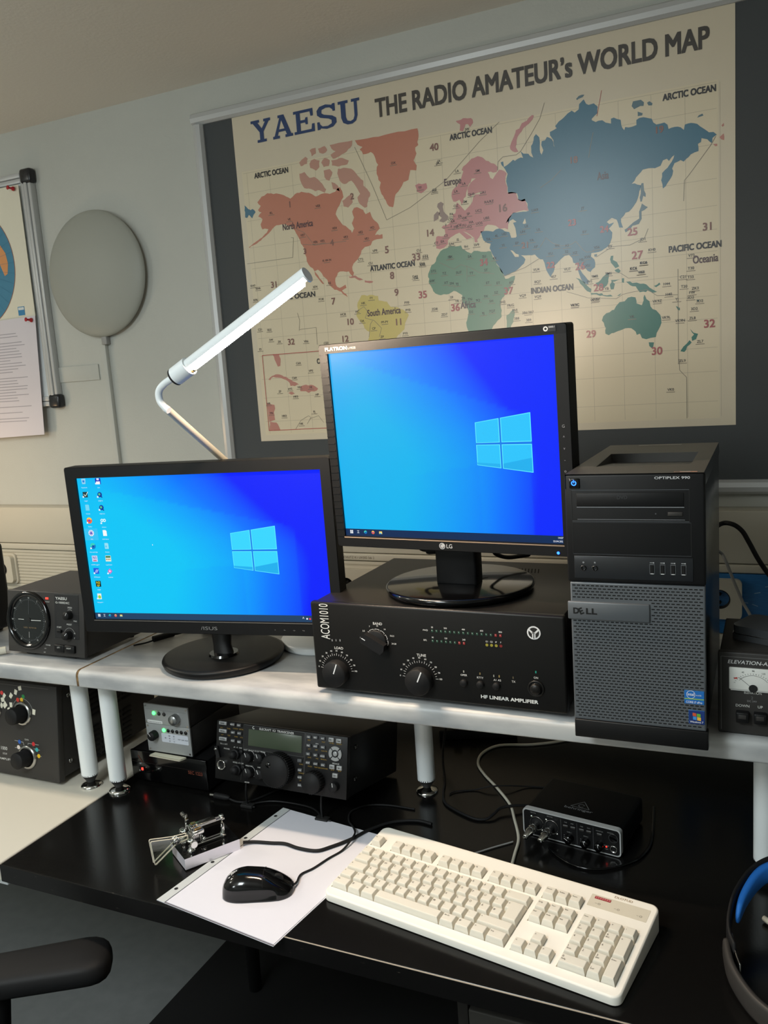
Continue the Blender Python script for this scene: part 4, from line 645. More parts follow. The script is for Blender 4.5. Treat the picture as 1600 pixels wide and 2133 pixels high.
knob('load_knob', t, lx, -.006, lz, .0215, .016, 'blk_soft', mark=68); knob('tune_knob', t, tx_, -.006, tz, .0215, .016, 'blk_soft', mark=66)
k = knob('band_knob', t, bx_, -.006, bz_, .0185, .005, 'blk_soft')
b = MB(); ca, sa = math.cos(math.radians(152)), math.sin(math.radians(152)); P_ = [(.019, .0085), (.022, 0), (.019, -.0085), (-.019, -.0085), (-.022, 0), (-.019, .0085)]
b.prism([(x * ca - y * sa, x * sa + y * ca) for x, y in P_], FRONT, (bx_, -.011, bz_), 0, .013, 'blk_soft'); b.seg((.013 * ca, .013 * sa), (.020 * ca, .020 * sa), .0015, FRONT, (bx_, -.011, bz_), .0134, c=(230, 230, 230)); b.build('pointer', k)
for x, n_ in ((-.1774, 'oper_button'), (-.1508, 'rtty_button'), (-.1252, 'antenna_button')): MB().lathe([(.0058, 0), (.0058, -.004), (.0048, -.0055), (0, -.0055)], 'blk_soft', 20, (sc_(x), -.006, sz_(.3270)), (0, 1, 0)).build(n_, t)
MB().lathe([(.0125, 0), (.0125, -.0025), (.0105, -.003), (.0092, -.001), (.0085, -.001), (.0085, -.006), (.007, -.008), (0, -.008)], 'amp', 28, (sc_(-.0643), -.006, sz_(.3291)), (0, 1, 0)).build('power_button', t)
for x, y in ((.045, .03), (.377, .03), (.045, .29), (.377, .29)): MB().cyl((x, y, 0), (x, y, F + .002), .015, .016, 'rubber').build('foot', t)
b = MB()
for i in range(8): b.seg((sc_(-.165) + .006 * i, .245), (sc_(-.172) + .006 * i, .275), .0018, TOP, (0, 0, F + H - .002), .0003, 'cutout', None)
b.build('vent_slots', t)
# ------------------------------------------------------------------ tower computer
W, H, D = .1741, .3705, .40
t = thing('tower_computer', 'black tower computer with grey mesh front and blue lit power button, right of the monitors', 'computer', (0, -.0467, ZS), .0114)
MB().box(.0015, .012, .006, W - .0015, D, H - .018, 'dell_side', .002).build('case', t)
b = MB(); rx0, ry0, rx1, ry1 = .023, .075, .152, .235   # top cover with a sunken tray
prof = [(-.004, H - .0075), (.001, H - .001), (.010, H), (D - .03, H), (D - .012, H - .006), (D - .008, H - .020), (-.002, H - .020)]
out = [(0, .008), (W, .008), (W, D - .03), (0, D - .03)]; hole = [(rx0, ry0), (rx1, ry0), (rx1, ry1), (rx0, ry1)]
for q in ((0, .0, W, ry0), (0, ry1, W, D - .03), (0, ry0, rx0, ry1), (rx1, ry0, W, ry1)): b.rect(q[0], q[1], q[2], q[3], TOP, (0, 0, H), 0, 'dell_top', None)
zl = H - .014
b.add([(rx0, ry0, H), (rx1, ry0, H), (rx1, ry1, H), (rx0, ry1, H), (rx0 + .004, ry0 + .004, H - .0006), (rx1 - .004, ry0 + .004, H - .0006), (rx1 - .003, ry1, zl), (rx0 + .003, ry1, zl)], [(0, 1, 5, 4), (1, 2, 6, 5), (2, 3, 7, 6), (3, 0, 4, 7), (4, 5, 6, 7)], 'dell_top')
b.add([(0, D - .03, H), (W, D - .03, H), (W, D - .006, H - .02), (0, D - .006, H - .02), (0, 0, H - .02), (W, 0, H - .02), (0, 0, H), (W, 0, H)], [(0, 1, 2, 3)], 'dell_top')
b.add([(0, 0, H - .02), (0, 0, H), (0, D - .03, H), (0, D - .006, H - .02), (W, 0, H - .02), (W, 0, H), (W, D - .03, H), (W, D - .006, H - .02)], [(3, 2, 1, 0), (4, 5, 6, 7)], 'dell_side')
b.rect(.05, .345, .118, .356, TOP, (0, 0, H), .0004, 'dellgrey', None)
b.rect(.138, .004, .166, .0095, TOP, (0, 0, H), .0005, c=(220, 160, 135)); b.rect(.145, .0055, .158, .0085, TOP, (0, 0, H), .0007, c=(225, 215, 205)); b.rect(.139, .0045, .145, .007, TOP, (0, 0, H), .0007, c=(90, 90, 96)); b.build('top_cover', t)
OF = (0, -.001, 0)
b = MB(); b.box(-.001, 0, .2235, W + .0015, .014, H - .0005, 'bezel', .003, 3)
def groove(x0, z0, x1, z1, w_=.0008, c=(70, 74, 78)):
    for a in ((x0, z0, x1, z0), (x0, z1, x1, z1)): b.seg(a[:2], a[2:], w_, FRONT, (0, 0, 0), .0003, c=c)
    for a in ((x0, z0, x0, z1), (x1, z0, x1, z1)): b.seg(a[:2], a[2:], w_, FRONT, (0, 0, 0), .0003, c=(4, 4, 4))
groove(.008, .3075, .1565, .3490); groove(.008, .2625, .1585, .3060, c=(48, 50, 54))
b.box(.0145, -.001, .3268, .1500, .002, .3452, 'bezel', .0006); b.seg((.0145, .3262), (.1505, .3262), .0009, FRONT, (0, 0, 0), .0004, c=(150, 152, 156)); b.seg((.015, .3098), (.151, .3098), .0007, FRONT, (0, 0, 0), .0004, c=(120, 122, 126))
b.box(.1305, -.0015, .3150, .1484, .001, .3200, 'charcoal', .0005); b.rect(.1147, .3168, .1163, .3186, FRONT, (0, 0, 0), .0004, c=(80, 82, 84))
b.text('OPTIPLEX 990', .1146, .3628, FRONT, (0, 0, 0), hgt=.0032, width=.0431, c=(215, 216, 218), h=.0004, bold=.03); b.text('DVD', .074, .3372, FRONT, (0, -.001, 0), hgt=.0045, align='c', c=(52, 54, 56), h=.0003)
b.box(.009, -.0012, .2290, .1605, .001, .2600, 'dell_side', .0006)
for x, s_ in ((.0213, 'o'), (.0365, 'n')): b.text(s_, x, .2500, FRONT, (0, -.0012, 0), hgt=.0030, align='c', c=(190, 192, 195), h=.0003, bold=.02)
for x in (.1100, .1231, .1361, .1489): b.seg((x - .0028, .2530), (x + .0022, .2530), .0006, FRONT, (0, -.0012, 0), .0003, c=(190, 192, 195)); b.disc(x + .002, .2530, .0008, FRONT, (0, -.0012, 0), .0004, c=(190, 192, 195), n=8)
b.build('upper_bezel', t)
b = MB(); b.box(.0055, -.002, .3515, .0195, .001, .3650, 'blk_gloss', .0012); b.build('power_button_frame', t)
b = MB(); b.arc(.0120, .3588, .0022, .0034, 115, 425, FRONT, (0, -.002, 0), .0006, 'led_b', None); b.seg((.0120, .3590), (.0120, .3630), .0010, FRONT, (0, -.002, 0), .0007, 'led_b', None); b.build('power_button', t)
for x in (.0213, .0365): MB().lathe([(.0036, 0), (.0036, -.0014), (.0022, -.0014), (.0018, .001), (0, .001)], 'blk_gloss', 18, (x, -.0012, .2435), (0, 1, 0)).build('audio_jack', t)
for x in (.1100, .1231, .1361, .1489):
    MB().box(x - .0032, -.0018, .2378, x + .0032, -.001, .2512, 'dellgrey').box(x - .0026, -.0020, .2388, x + .0026, -.0015, .2502, 'cutout').box(x - .0004, -.0026, .2398, x + .0010, -.0015, .2492, 'blk_soft').rect(x - .0020, .2380, x + .0020, .2388, FRONT, (0, -.002, 0), .0003, c=(235, 235, 235)).build('usb_port', t)
# mesh front with staggered slots cut through the grey skin
b = MB(); gx0, gx1, gz0, gz1 = .0022, .1745, .0265, .2230
b.box(gx0, .0, gz0, gx1, .014, gz1, 'dellgrey', .0012, 2); b.rect(gx0 + .002, gz0 + .002, gx1 - .002, gz1 - .002, FRONT, (0, 0, 0), .0001, 'dellgrey', None)
z = gz1 - .0042; row = 0
while z > gz0 + .003:
    x = gx0 + .0028 + (.0031 if row % 2 else 0)
    while x < gx1 - .0055:
        if not (x < .1075 and .1695 < z < .1985): b.poly([(x, z - .0004), (x + .0005, z - .0008), (x + .0040, z - .0008), (x + .0045, z - .0004), (x + .0045, z + .0003), (x + .0040, z + .0007), (x + .0005, z + .0007), (x, z + .0003)], FRONT, (0, 0, 0), .0003, 'cutout', None)
        x += .00625
    z -= .00415; row += 1
b.build('mesh_grille', t)
b = MB(); b.box(-.0015, -.0035, .1715, .1062, .001, .1965, 'dellgrey', .0015, 2)
b.fat('D', .0060, .1795, FRONT, (0, -.0035, 0), .0009, hgt=.0078, c=(10, 10, 10), h=.0003); b.fat('E', .0158, .1785, FRONT, (0, -.0035, 0), .0007, hgt=.0085, c=(10, 10, 10), h=.0003, ang=.42); b.fat('LL', .0232, .1795, FRONT, (0, -.0035, 0), .0009, hgt=.0078, width=.0140, c=(10, 10, 10), h=.0003); b.build('name_plate', t)
b = MB(); b.box(.0022, -.001, .0, W + .003, .014, .0262, 'bezel', .0015); b.build('lower_bezel', t)
b = MB(); b.box(.1478, -.0012, .0636, .1727, .0, .0822, 'blue_plastic', .0004); Os = (0, -.0012, 0); b.rect(.1482, .0640, .1723, .0818, FRONT, Os, .0002, c=(26, 110, 190)); b.rect(.1482, .0702, .1723, .0715, FRONT, Os, .0004, c=(150, 190, 80)); b.arc(.1560, .0768, .0050, .0055, 0, 360, FRONT, Os, .0004, c=(235, 240, 245)); b.text('intel', .1560, .0752, FRONT, Os, hgt=.0042, width=.0082, align='c', c=(240, 245, 250), bold=.03, h=.0005); b.text('inside', .1625, .0755, FRONT, Os, hgt=.0020, c=(230, 235, 240), h=.0005); b.text('CORE i7 vPro', .1500, .0650, FRONT, Os, hgt=.0030, width=.020, c=(235, 240, 245), bold=.02, h=.0005); b.build('processor_sticker', t)
b = MB(); b.box(.1530, -.0012, .0362, .1729, 0, .0551, 'blue_plastic', .0004); b.rect(.1533, .0365, .1726, .0548, FRONT, Os, .0002, c=(16, 50, 120))
for q, c in (((.1580, .0475, .1625, .0515), (220, 90, 50)), ((.1632, .0468, .1678, .0508), (110, 180, 60)), ((.1584, .0425, .1629, .0466), (70, 150, 220)), ((.1636, .0418, .1682, .0460), (245, 190, 60))): b.poly([(q[0], q[1]), (q[2], q[1] - .0006), (q[2], q[3] - .0002), (q[0], q[3] + .0004)], FRONT, Os, .0004, c=c)
b.text('Windows 7', .1629, .0380, FRONT, Os, hgt=.0026, width=.0165, align='c', c=(240, 242, 245), bold=.02, h=.0005); b.build('system_sticker', t)
# ------------------------------------------------------------------ rotator controller with round dial
W, H, D = .208, .131, .17; WH = (205, 205, 200)
t = thing('rotator_controller', 'dark grey rotator controller with a large round dial, left of the wide monitor', 'radio equipment', (-1.183, .024, ZS + .005), 0, rx=-math.radians(8))
MB().wedge(.002, .006, .004, W - .002, D, H - .002, .1405, 'charcoal').build('case', t)
b = MB(); b.box(0, 0, .0035, W, .008, H, 'charcoal', .002, 3); OF = (0, 0, 0)
b.rect(.131, .040, .195, .1275, FRONT, OF, .0002, c=(30, 30, 31)); b.seg((.131, .040), (.195, .040), .0010, FRONT, OF, .0004, c=(12, 12, 12)); b.seg((.195, .040), (.195, .1275), .0010, FRONT, OF, .0004, c=(14, 14, 14)); b.seg((.131, .1275), (.195, .1275), .0008, FRONT, OF, .0004, c=(70, 70, 68))
b.fat('YAESU', .1345, .1165, FRONT, OF, .0004, hgt=.0052, width=.030, c=WH); b.text('G-1000DXC', .1345, .1090, FRONT, OF, hgt=.0040, width=.037, c=WH, bold=.02)
b.text('SPEED', .1720, .1005, FRONT, OF, hgt=.0030, align='c', c=WH); b.arc(.1720, .087, .0108, .0113, 60, 120, FRONT, OF, c=WH); b.text('MAX', .1815, .0745, FRONT, OF, hgt=.0030, c=WH)
b.text('PRESET', .1700, .0670, FRONT, OF, hgt=.0030, align='c', c=WH); b.arc(.1700, .047, .0140, .0146, 20, 160, FRONT, OF, c=(150, 150, 148)); b.text('START', .1365, .0600, FRONT, OF, hgt=.0030, c=WH); b.text('N', .182, .0500, FRONT, OF, hgt=.0032, c=WH); b.text('E', .182, .040, FRONT, OF, hgt=.0032, c=WH)
b.text('OVERLAP', .1120, .1098, FRONT, OF, hgt=.0020, align='c', c=WH); b.text('POWER', .1120, .0220, FRONT, OF, hgt=.0026, align='c', c=WH); b.text('ON', .104, .0150, FRONT, OF, hgt=.0022, align='c', c=WH); b.text('OFF', .102, .0070, FRONT, OF, hgt=.0022, align='c', c=WH)
b.build('front_panel', t)
b = MB(); b.lathe([(.0595, 0), (.0595, -.004), (.056, -.007), (.050, -.005), (.0485, .001)], 'blk_gloss', 64, (.0610, 0, .0710), (0, 1, 0)); b.build('dial_bezel', t)
b = MB(); O2 = (.0610, -.0002, .0710); b.disc(0, 0, .0490, FRONT, O2, .0002, 'darkglass', None, 56)
for i in range(72):
    a = math.radians(i * 5); r0 = .0405 if i % 6 else .0385; b.seg((r0 * math.cos(a), r0 * math.sin(a)), (.0430 * math.cos(a), .0430 * math.sin(a)), .0005, FRONT, O2, .0005, c=(120, 124, 126))
for a, s_ in ((90, 'N'), (60, '3'), (30, '6'), (0, 'E'), (-30, '12'), (-60, '15'), (-90, '18'), (-120, '21'), (-150, '24'), (180, 'W'), (150, '30'), (120, '33')): b.text(s_, .0455 * math.cos(math.radians(a)), .0455 * math.sin(math.radians(a)) - .0018, FRONT, O2, hgt=.0032, align='c', c=WH, h=.0006)
b.seg((-.030, .0005), (-.014, .0005), .0008, FRONT, O2, .0008, c=(230, 230, 225)); b.seg((.006, 0), (.033, .0005), .0010, FRONT, O2, .0008, c=(235, 235, 230)); b.seg((0, -.024), (0, -.036), .0008, FRONT, O2, .0008, c=(200, 200, 196)); b.seg((0, .012), (0, .038), .0006, FRONT, O2, .0008, c=(90, 94, 98)); b.disc(0, 0, .0045, FRONT, O2, .0010, c=(14, 14, 15))
b.text('YAESU', -.010, -.0170, FRONT, O2, hgt=.003, align='c', c=(130, 110, 80), h=.0006); b.text('ROTATOR', .010, -.0170, FRONT, O2, hgt=.003, align='c', c=(130, 110, 80), h=.0006); b.build('dial', t)
knob('speed_knob', t, .1720, 0, .0870, .0082, .013, 'blk_soft', mark=60); knob('preset_knob', t, .1700, 0, .0475, .0085, .014, 'blk_soft', mark=45)
MB().box(.1400, -.005, .0510, .1510, .001, .0570, 'blk', .001).build('start_button', t)
b = MB(); b.box(.1330, -.006, .0120, .1590, .002, .0270, 'blk', .0015); b.text('LEFT', .146, .0205, FRONT, (0, -.006, 0), hgt=.0028, align='c', c=WH); b.build('left_button', t)
b = MB(); b.box(.1600, -.006, .0120, .1860, .002, .0270, 'blk', .0015); b.text('RIGHT', .173, .0205, FRONT, (0, -.006, 0), hgt=.0028, align='c', c=WH); b.build('right_button', t)
MB().box(.1080, -.0012, .1160, .1150, 0, .1195, 'led_r', .0005).build('indicator_light', t)
for x in (.05, .16): MB().box(x - .012, .012, -.0012, x + .012, .03, .008, 'rubber', .001).build('foot', t)
for x in (.02, .188): MB().cyl((x, D - .02, .0190), (x, D - .02, .029), .009, .011, 'rubber', 16).build('foot', t)

# ------------------------------------------------------------------ black device at the left edge of the shelf
t = thing('desk_speaker', 'tall black box at the left picture edge beside the rotator controller', 'speaker', (-1.62, .03, ZS))
MB().box(0, 0, .006, .283, .15, .205, 'blk', .012, 4).build('cabinet', t)
b = MB(); b.box(.012, -.004, .02, .262, .002, .192, 'rubber', .004, 3); b.build('grille', t)
for x, y in ((.03, .02), (.25, .02), (.03, .13), (.25, .13)): MB().cyl((x, y, 0), (x, y, .008), .01, m='rubber', n=14).build('foot', t)
tag(MB().tube([(-1.30, .0, .0095 + ZS), (-1.235, .012, .0095 + ZS), (-1.205, .022, .010 + ZS)][:0] or [(-1.22, -.004, ZS + .0085), (-1.205, .012, ZS + .0085), (-1.192, .026, ZS + .0085)], .008, 'offwhite', 10, False).build('white_plug'), 'white cable plug lying at the left edge beside the rotator controller', 'plug')

# ------------------------------------------------------------------ elevation-azimuth controller
W, H, D = .24, .117, .16
t = thing('antenna_controller', 'grey ELEVATION-AZIMUTH controller with a white needle meter at the right edge', 'radio equipment', (.1855, .0165, ZS))
MB().box(.002, .006, .004, W - .002, D, H, 'charcoal', .002).build('case', t)
b = MB(); b.box(0, 0, .002, W, .010, H + .0005, 'charcoal', .002, 3); OF = (0, 0, 0)
for q in (((.004, .006), (.004, .111)), ((.004, .111), (.236, .111))): b.seg(q[0], q[1], .0007, FRONT, OF, .0003, c=(110, 110, 108))
b.text('ELEVATION-AZIMUTH DUAL CONTROLLER', .0125, .1018, FRONT, OF, hgt=.0050, width=.155, c=(222, 222, 220), bold=.02, shear=.2)
b.text('ELEVATION', .0330, .0605, FRONT, OF, hgt=.0036, width=.0215, c=WH, bold=.02); b.text('2', .0428, .0530, FRONT, OF, hgt=.004, align='c', c=(110, 110, 110)); b.text('DC 24V', .0428, .0490, FRONT, OF, hgt=.0025, align='c', c=(150, 150, 150))
b.text('DOWN', .0310, .0410, FRONT, OF, hgt=.0036, align='c', c=WH, bold=.02); b.text('UP', .0530, .0412, FRONT, OF, hgt=.0036, align='c', c=WH, bold=.02); b.text('AZIMUTH', .155, .0605, FRONT, OF, hgt=.0036, align='c', c=WH, bold=.02); b.build('front_panel', t)
for mx in (.0142, .128):
    b = MB(); b.box(mx, -.003, .066, mx + .068, .001, .097, 'meter', .0012); Om = (mx + .030, -.003, .0690)
    for i in range(19):
        a = math.radians(160 - i * 7.8); r = .0255; b.seg((r * math.cos(a), r * math.sin(a) * .85), ((r - .002) * math.cos(a), (r - .002) * math.sin(a) * .85), .0004, FRONT, Om, c=(40, 40, 40))
    b.arc(0, -.004, .0225, .0229, 40, 140, FRONT, Om, c=(60, 60, 60))
    for a, s_ in ((150, '0'), (118, '45'), (90, '90'), (62, '135'), (30, '180')): b.text(s_, .0272 * math.cos(math.radians(a)), .0235 * math.sin(math.radians(a)) + .0005, FRONT, Om, hgt=.0022, align='c', c=(40, 40, 40))
    b.seg((-.0235, .013), (-.0195, .0140), .0018, FRONT, Om, .0005, c=(200, 60, 50)); b.seg((.0195, .0140), (.0235, .013), .0018, FRONT, Om, .0005, c=(200, 60, 50))
    b.seg((0, 0), (-.0170, .0145), .0004, FRONT, Om, .0007, c=(20, 20, 20)); b.disc(0, .0005, .0055, FRONT, Om, .0009, c=(24, 24, 24)); b.rect(-.028, -.004, .037, -.0016, FRONT, Om, .0006, c=(190, 190, 186)); b.build('meter', t)
for x in (.0310, .0530, .145, .167): MB().box(x - .0080, -.010, .0215, x + .0080, .001, .0360, 'blk', .0012).box(x - .0050, -.0112, .0275, x + .0050, -.009, .0335, 'charcoal', .0005).build('push_button', t)
for x, y in ((.03, .02), (.21, .02), (.03, .14), (.21, .14)): MB().cyl((x, y, 0), (x, y, .006), .009, m='rubber', n=14).build('foot', t)
for z in (.073, .054): MB().cyl((-.0015, .03, z), (.003, .03, z), .0022, m='steel', n=10).build('screw', t)
# gadget and glass dish lying on it
t = thing('gadget_case', 'shiny dark plastic gadget lying on the elevation-azimuth controller', 'gadget', (.262, .085, ZS + .1175), math.radians(-24))
MB().prism(rrect(-.055, -.035, .055, .035, .012), TOP, (0, 0, 0), 0, .008, 'gadget').build('lower_shell', t); MB().prism(rrect(-.054, -.034, .054, .034, .012), TOP, (0, 0, 0), .0095, .020, 'gadget').prism(rrect(-.0545, -.0345, .0545, .0345, .012), TOP, (0, 0, 0), .008, .0095, 'chrome').build('upper_shell', t)
t = thing('glass_dish', 'small round glass dish on the dark gadget at the right picture edge', 'dish', (.288, .105, ZS + .1375))
MB().lathe([(0, .001), (.030, .001), (.038, .007), (.041, .010), (.0385, .0105), (.034, .006), (.028, .0035), (0, .0035)], 'clear', 48).build('dish', t)

# ------------------------------------------------------------------ dark amplifier at the left under the shelf
t = thing('radio_amplifier', 'dark metal amplifier with two silver-skirted knobs and coloured stickers, lower left', 'amplifier', (-1.0955, .031, .009), 0, rx=-math.radians(7))
Hh = .203; W = .40
MB().wedge(-W, .012, .006, -.001, .30, Hh - .006, .1228, 'charcoal').build('case', t)
b = MB(); b.box(-W, -.002, -.001, 0, .014, Hh, 'charcoal', .002, 3)
OF = (0, -.002, 0)
b.seg((-.30, .194), (-.022, .196), .0012, FRONT, OF, .0003, c=(86, 82, 78))
for x, z, r, a in ((-.104, .1905, .006, 20), (-.1165, .181, .0062, 80), (-.131, .172, .0062, 60), (-.132, .152, .006, 100), (-.139, .142, .0045, 30), (-.0655, .1435, .0066, 90), (-.150, .150, .0075, 50), (-.156, .161, .0065, 20), (-.151, .170, .0055, 60), (-.160, .148, .006, 70)):
    q = math.radians(a); P_ = [(x + r * k * math.cos(q + o), z + r * 1.15 * math.sin(q + o)) for k, o in ((1, .6), (1, 2.4), (.9, 3.7), (1.05, 5.4))]; b.poly(P_, FRONT, OF, .0004, c=(226, 222, 204))
for x, z, c in ((-.1112, .1649, (200, 60, 46)), (-.0997, .1661, (222, 176, 40)), (-.0946, .1735, (40, 130, 70)), (-.1107, .0740, (30, 90, 176)), (-.0700, .0742, (206, 46, 50)), (-.0610, .0631, (60, 170, 170)), (-.0559, .0502, (226, 186, 40)), (-.1142, .0620, (226, 214, 206)), (-.158, .1755, (210, 60, 60))): b.disc(x, z, .0045, FRONT, OF, .0005, c=c, n=18)
W2 = (200, 200, 196)
for q in (((-.1250, .0755), (-.1000, .0745)), ((-.1000, .0745), (-.0975, .0665)), ((-.125, .0600), (-.1040, .0620)), ((-.0550, .0738), (-.0860, .0740)), ((-.0860, .0740), (-.0860, .0680)), ((-.0520, .0630), (-.0700, .0640)), ((-.0480, .0500), (-.0620, .0500))): b.seg(q[0], q[1], .0007, FRONT, OF, c=W2)
b.text('GAIN', -.0895, .0795, FRONT, OF, hgt=.0034, align='c', c=W2); b.text('1000', -.1480, .0510, FRONT, OF, hgt=.0072, align='r', c=W2, bold=.02); b.text('1KW', -.1490, .0405, FRONT, OF, hgt=.0045, align='r', c=W2); b.text('AMPLIFIER', -.1285, .0290, FRONT, OF, hgt=.0045, width=.045, align='r', c=W2, bold=.02)
b.arc(-.0985, .138, .0305, .0310, 20, 160, FRONT, OF, c=W2); b.build('front_panel', t)
for x, z, cx in ((-.0985, .1370, 0), (-.0880, .0440, 0)):
    b = MB(); b.lathe([(.0262, 0), (.0262, -.002), (.0235, -.0055), (.0205, -.0055)], 'steel', 48, (x, -.002, z), (0, 1, 0)); b.lathe([(.0175, -.0045), (.0175, -.030), (.016, -.032), (0, -.032)], 'blk_soft', 36, (x, -.002, z), (0, 1, 0)); b.build('tuning_knob', t)
b = MB(); b.lathe([(.0262, 0), (.0262, -.002), (.0235, -.0055), (.0205, -.0055)], 'steel', 48, (-.187, -.002, .137), (0, 1, 0)); b.lathe([(.0175, -.0045), (.0175, -.030), (.016, -.032), (0, -.032)], 'blk_soft', 36, (-.187, -.002, .137), (0, 1, 0)); b.build('tuning_knob', t)
for z in (.178, .038): MB().lathe([(.0048, 0), (.0048, .0016), (.003, .0022), (.003, .0008), (0, .0008)], 'steel', 18, (0, .030, z), (1, 0, 0)).build('bolt', t)
for zc in (.045, .140):
    b = MB()
    for col_ in range(5):
        for i in range(7): b.wedge(-.002, .055 + col_ * .034, zc - .037 + i * .0115, .0012, .082 + col_ * .034, zc - .033 + i * .0115, .1228, 'blk')
    b.build('vent_louvres', t)
for x, y in ((-.05, .03), (-.35, .03)): MB().box(x - .014, y - .01, -.0040, x + .014, y + .01, .010, 'rubber', .001).build('foot', t)
for x, y in ((-.05, .27), (-.35, .27)): MB().cyl((x, y, .0255), (x, y, .042), .012, m='rubber', n=16).build('foot', t)

# ------------------------------------------------------------------ power supply with the two grey boxes on top
t = thing('power_supply', 'low black power supply with a red glowing switch under the silver-fronted boxes', 'power supply', (-.9605, .100, 0))
b = MB(); b.box(0, .004, .006, .192, .20, .0695, 'blk', .002); b.build('case', t)
b = MB(); b.box(0, 0, .006, .192, .006, .070, 'blk_gloss', .0012); OF = (0, 0, 0); b.text('SEC 1223', .146, .0370, FRONT, OF, hgt=.0068, width=.035, c=(120, 60, 44), bold=.03); b.seg((.02, .060), (.03, .0445), .0016, FRONT, OF, c=(110, 60, 44)); b.rect(.0, .0455, .19, .0461, FRONT, OF, c=(40, 30, 28)); b.build('front_panel', t)
b = MB(); b.box(.0190, -.002, .0250, .0330, .001, .0360, 'blk', .001); b.box(.0270, -.003, .0290, .0315, -.001, .0345, 'led_r', .0008); b.text('0', .0222, .0262, FRONT, (0, -.002, 0), hgt=.0040, align='c', c=(220, 210, 205)); b.build('power_switch', t)
for x, y in ((.02, .02), (.17, .02), (.02, .18), (.17, .18)): MB().cyl((x, y, 0), (x, y, .007), .008, m='rubber', n=12).build('foot', t)
def greybox(loc, w_, d, h, name, label):
    t = thing(name, label, 'radio equipment', loc)
    MB().box(.001, .002, 0, w_ - .001, d, h - .001, 'charcoal', .0015).build('case', t)
    if loc[2] < .1:
        for x, y in ((.012, .014), (w_ - .012, .014), (.012, d - .014), (w_ - .012, d - .014)): MB().cyl((x, y, -.0067), (x, y, .001), .006, m='rubber', n=12).build('foot', t)
    return t
t = greybox((-.9075, .0985, .0765), .110, .17, .0595, 'antenna_switch', 'small silver-fronted switch box with a black knob and a row of small lights'); OF = (0, -.0012, 0)
b = MB(); b.box(0, -.0012, .0, .110, .003, .0595, 'alu_paint', .0006)
b.prism(rrect(.038, .0235, .1045, .0425, .002), FRONT, OF, 0, .0005, 'ink', c=(205, 210, 220))
for q, (x, z, s_) in enumerate(((.0480, .0318, '80'), (.058, .037, '160'), (.058, .0315, '40'), (.058, .026, '20'), (.069, .037, '30'), (.069, .0315, '17'), (.069, .026, '15'), (.082, .0318, 'VHF'), (.091, .0318, 'UHF'), (.100, .0318, 'AUX'))): b.text(s_, x, z, FRONT, OF, hgt=.0026, align='c', c=(60, 64, 74), h=.0008)
for x, z in ((.005, .0045), (.105, .0045), (.105, .0545), (.005, .0545)): b.disc(x, z, .0022, FRONT, OF, .0006, 'steel', None, 12)
b.build('front_panel', t); knob('selector_knob', t, .0215, -.0012, .0370, .0092, .014, 'blk_soft', mark=125, ridges=10)
for i in range(6): MB().lathe([(.0038, 0), (.0038, -.0012), (.0024, -.002), (0, -.0026)], 'led_g' if i == 0 else 'blk_gloss', 16, (.0455 + i * .0109, -.0012, .0490), (0, 1, 0)).build('indicator_light', t)
t = greybox((-.9075, .0985, .1365), .110, .15, .0415, 'preamplifier', 'small silver-fronted box with a lit green light and silver knob, topmost of its stack')
b = MB(); b.box(0, -.0012, .0, .110, .003, .0415, 'alu_paint', .0006); b.prism(rrect(.0060, .0015, .0440, .0075, .001), FRONT, OF, 0, .0005, 'ink', c=(225, 225, 225)); b.text('Antennenvorverst.', .025, .0030, FRONT, OF, hgt=.0026, width=.034, align='c', c=(60, 60, 60), h=.0008)
b.rect(.004, .030, .106, .031, FRONT, OF, .0003, c=(140, 142, 142)); b.text('RX', .037, .0275, FRONT, OF, hgt=.002, align='c', c=(60, 60, 60)); b.text('TX', .050, .0275, FRONT, OF, hgt=.002, align='c', c=(60, 60, 60))
for x, z in ((.004, .003), (.106, .003), (.106, .0375), (.004, .0375)): b.disc(x, z, .0022, FRONT, OF, .0006, 'steel', None, 12)
b.build('front_panel', t)
for i, x in enumerate((.0245, .0375, .0505)): MB().lathe([(.0040, 0), (.0038, -.0014), (.0022, -.0026), (0, -.003)], 'led_g' if i == 0 else 'charcoal', 16, (x, -.0012, .0230), (0, 1, 0)).build('indicator_light', t)
knob('gain_knob', t, .0800, -.0012, .0175, .0105, .013, 'alu', mark=90)
tag(MB().poly([(-.014, 0), (.066, -.001), (.060, -.0155), (-.018, -.013)], TOP, (-.8785, .0985, .0735), 0, c=(216, 210, 190)).prism([(-.014, 0), (.066, -.001), (.060, -.0155), (-.018, -.013)], TOP, (-.8785, .0975, .0707), 0, .0012, 'ink', c=(216, 210, 190)).build('paper_slip'), 'cream paper slip sticking out under the silver-fronted boxes', 'paper slip')

# ------------------------------------------------------------------ transceiver
ta = math.radians(13)
t = thing('transceiver', 'black radio transceiver with a wide display and many buttons under the shelf', 'radio', (-.7236, .070, .056), 0, rx=-ta)
W, H, D = .2855, .1115, .22
MB().box(.001, .006, .001, W - .001, D, H - .001, 'blk', .002).build('case', t)
b = MB(); b.box(0, -.003, 0, W, .008, H, 'blk', .0012); OF = (0, -.003, 0); G2 = (190, 190, 186); YL = (150, 120, 40)
def kx(x): return (x + .7236)
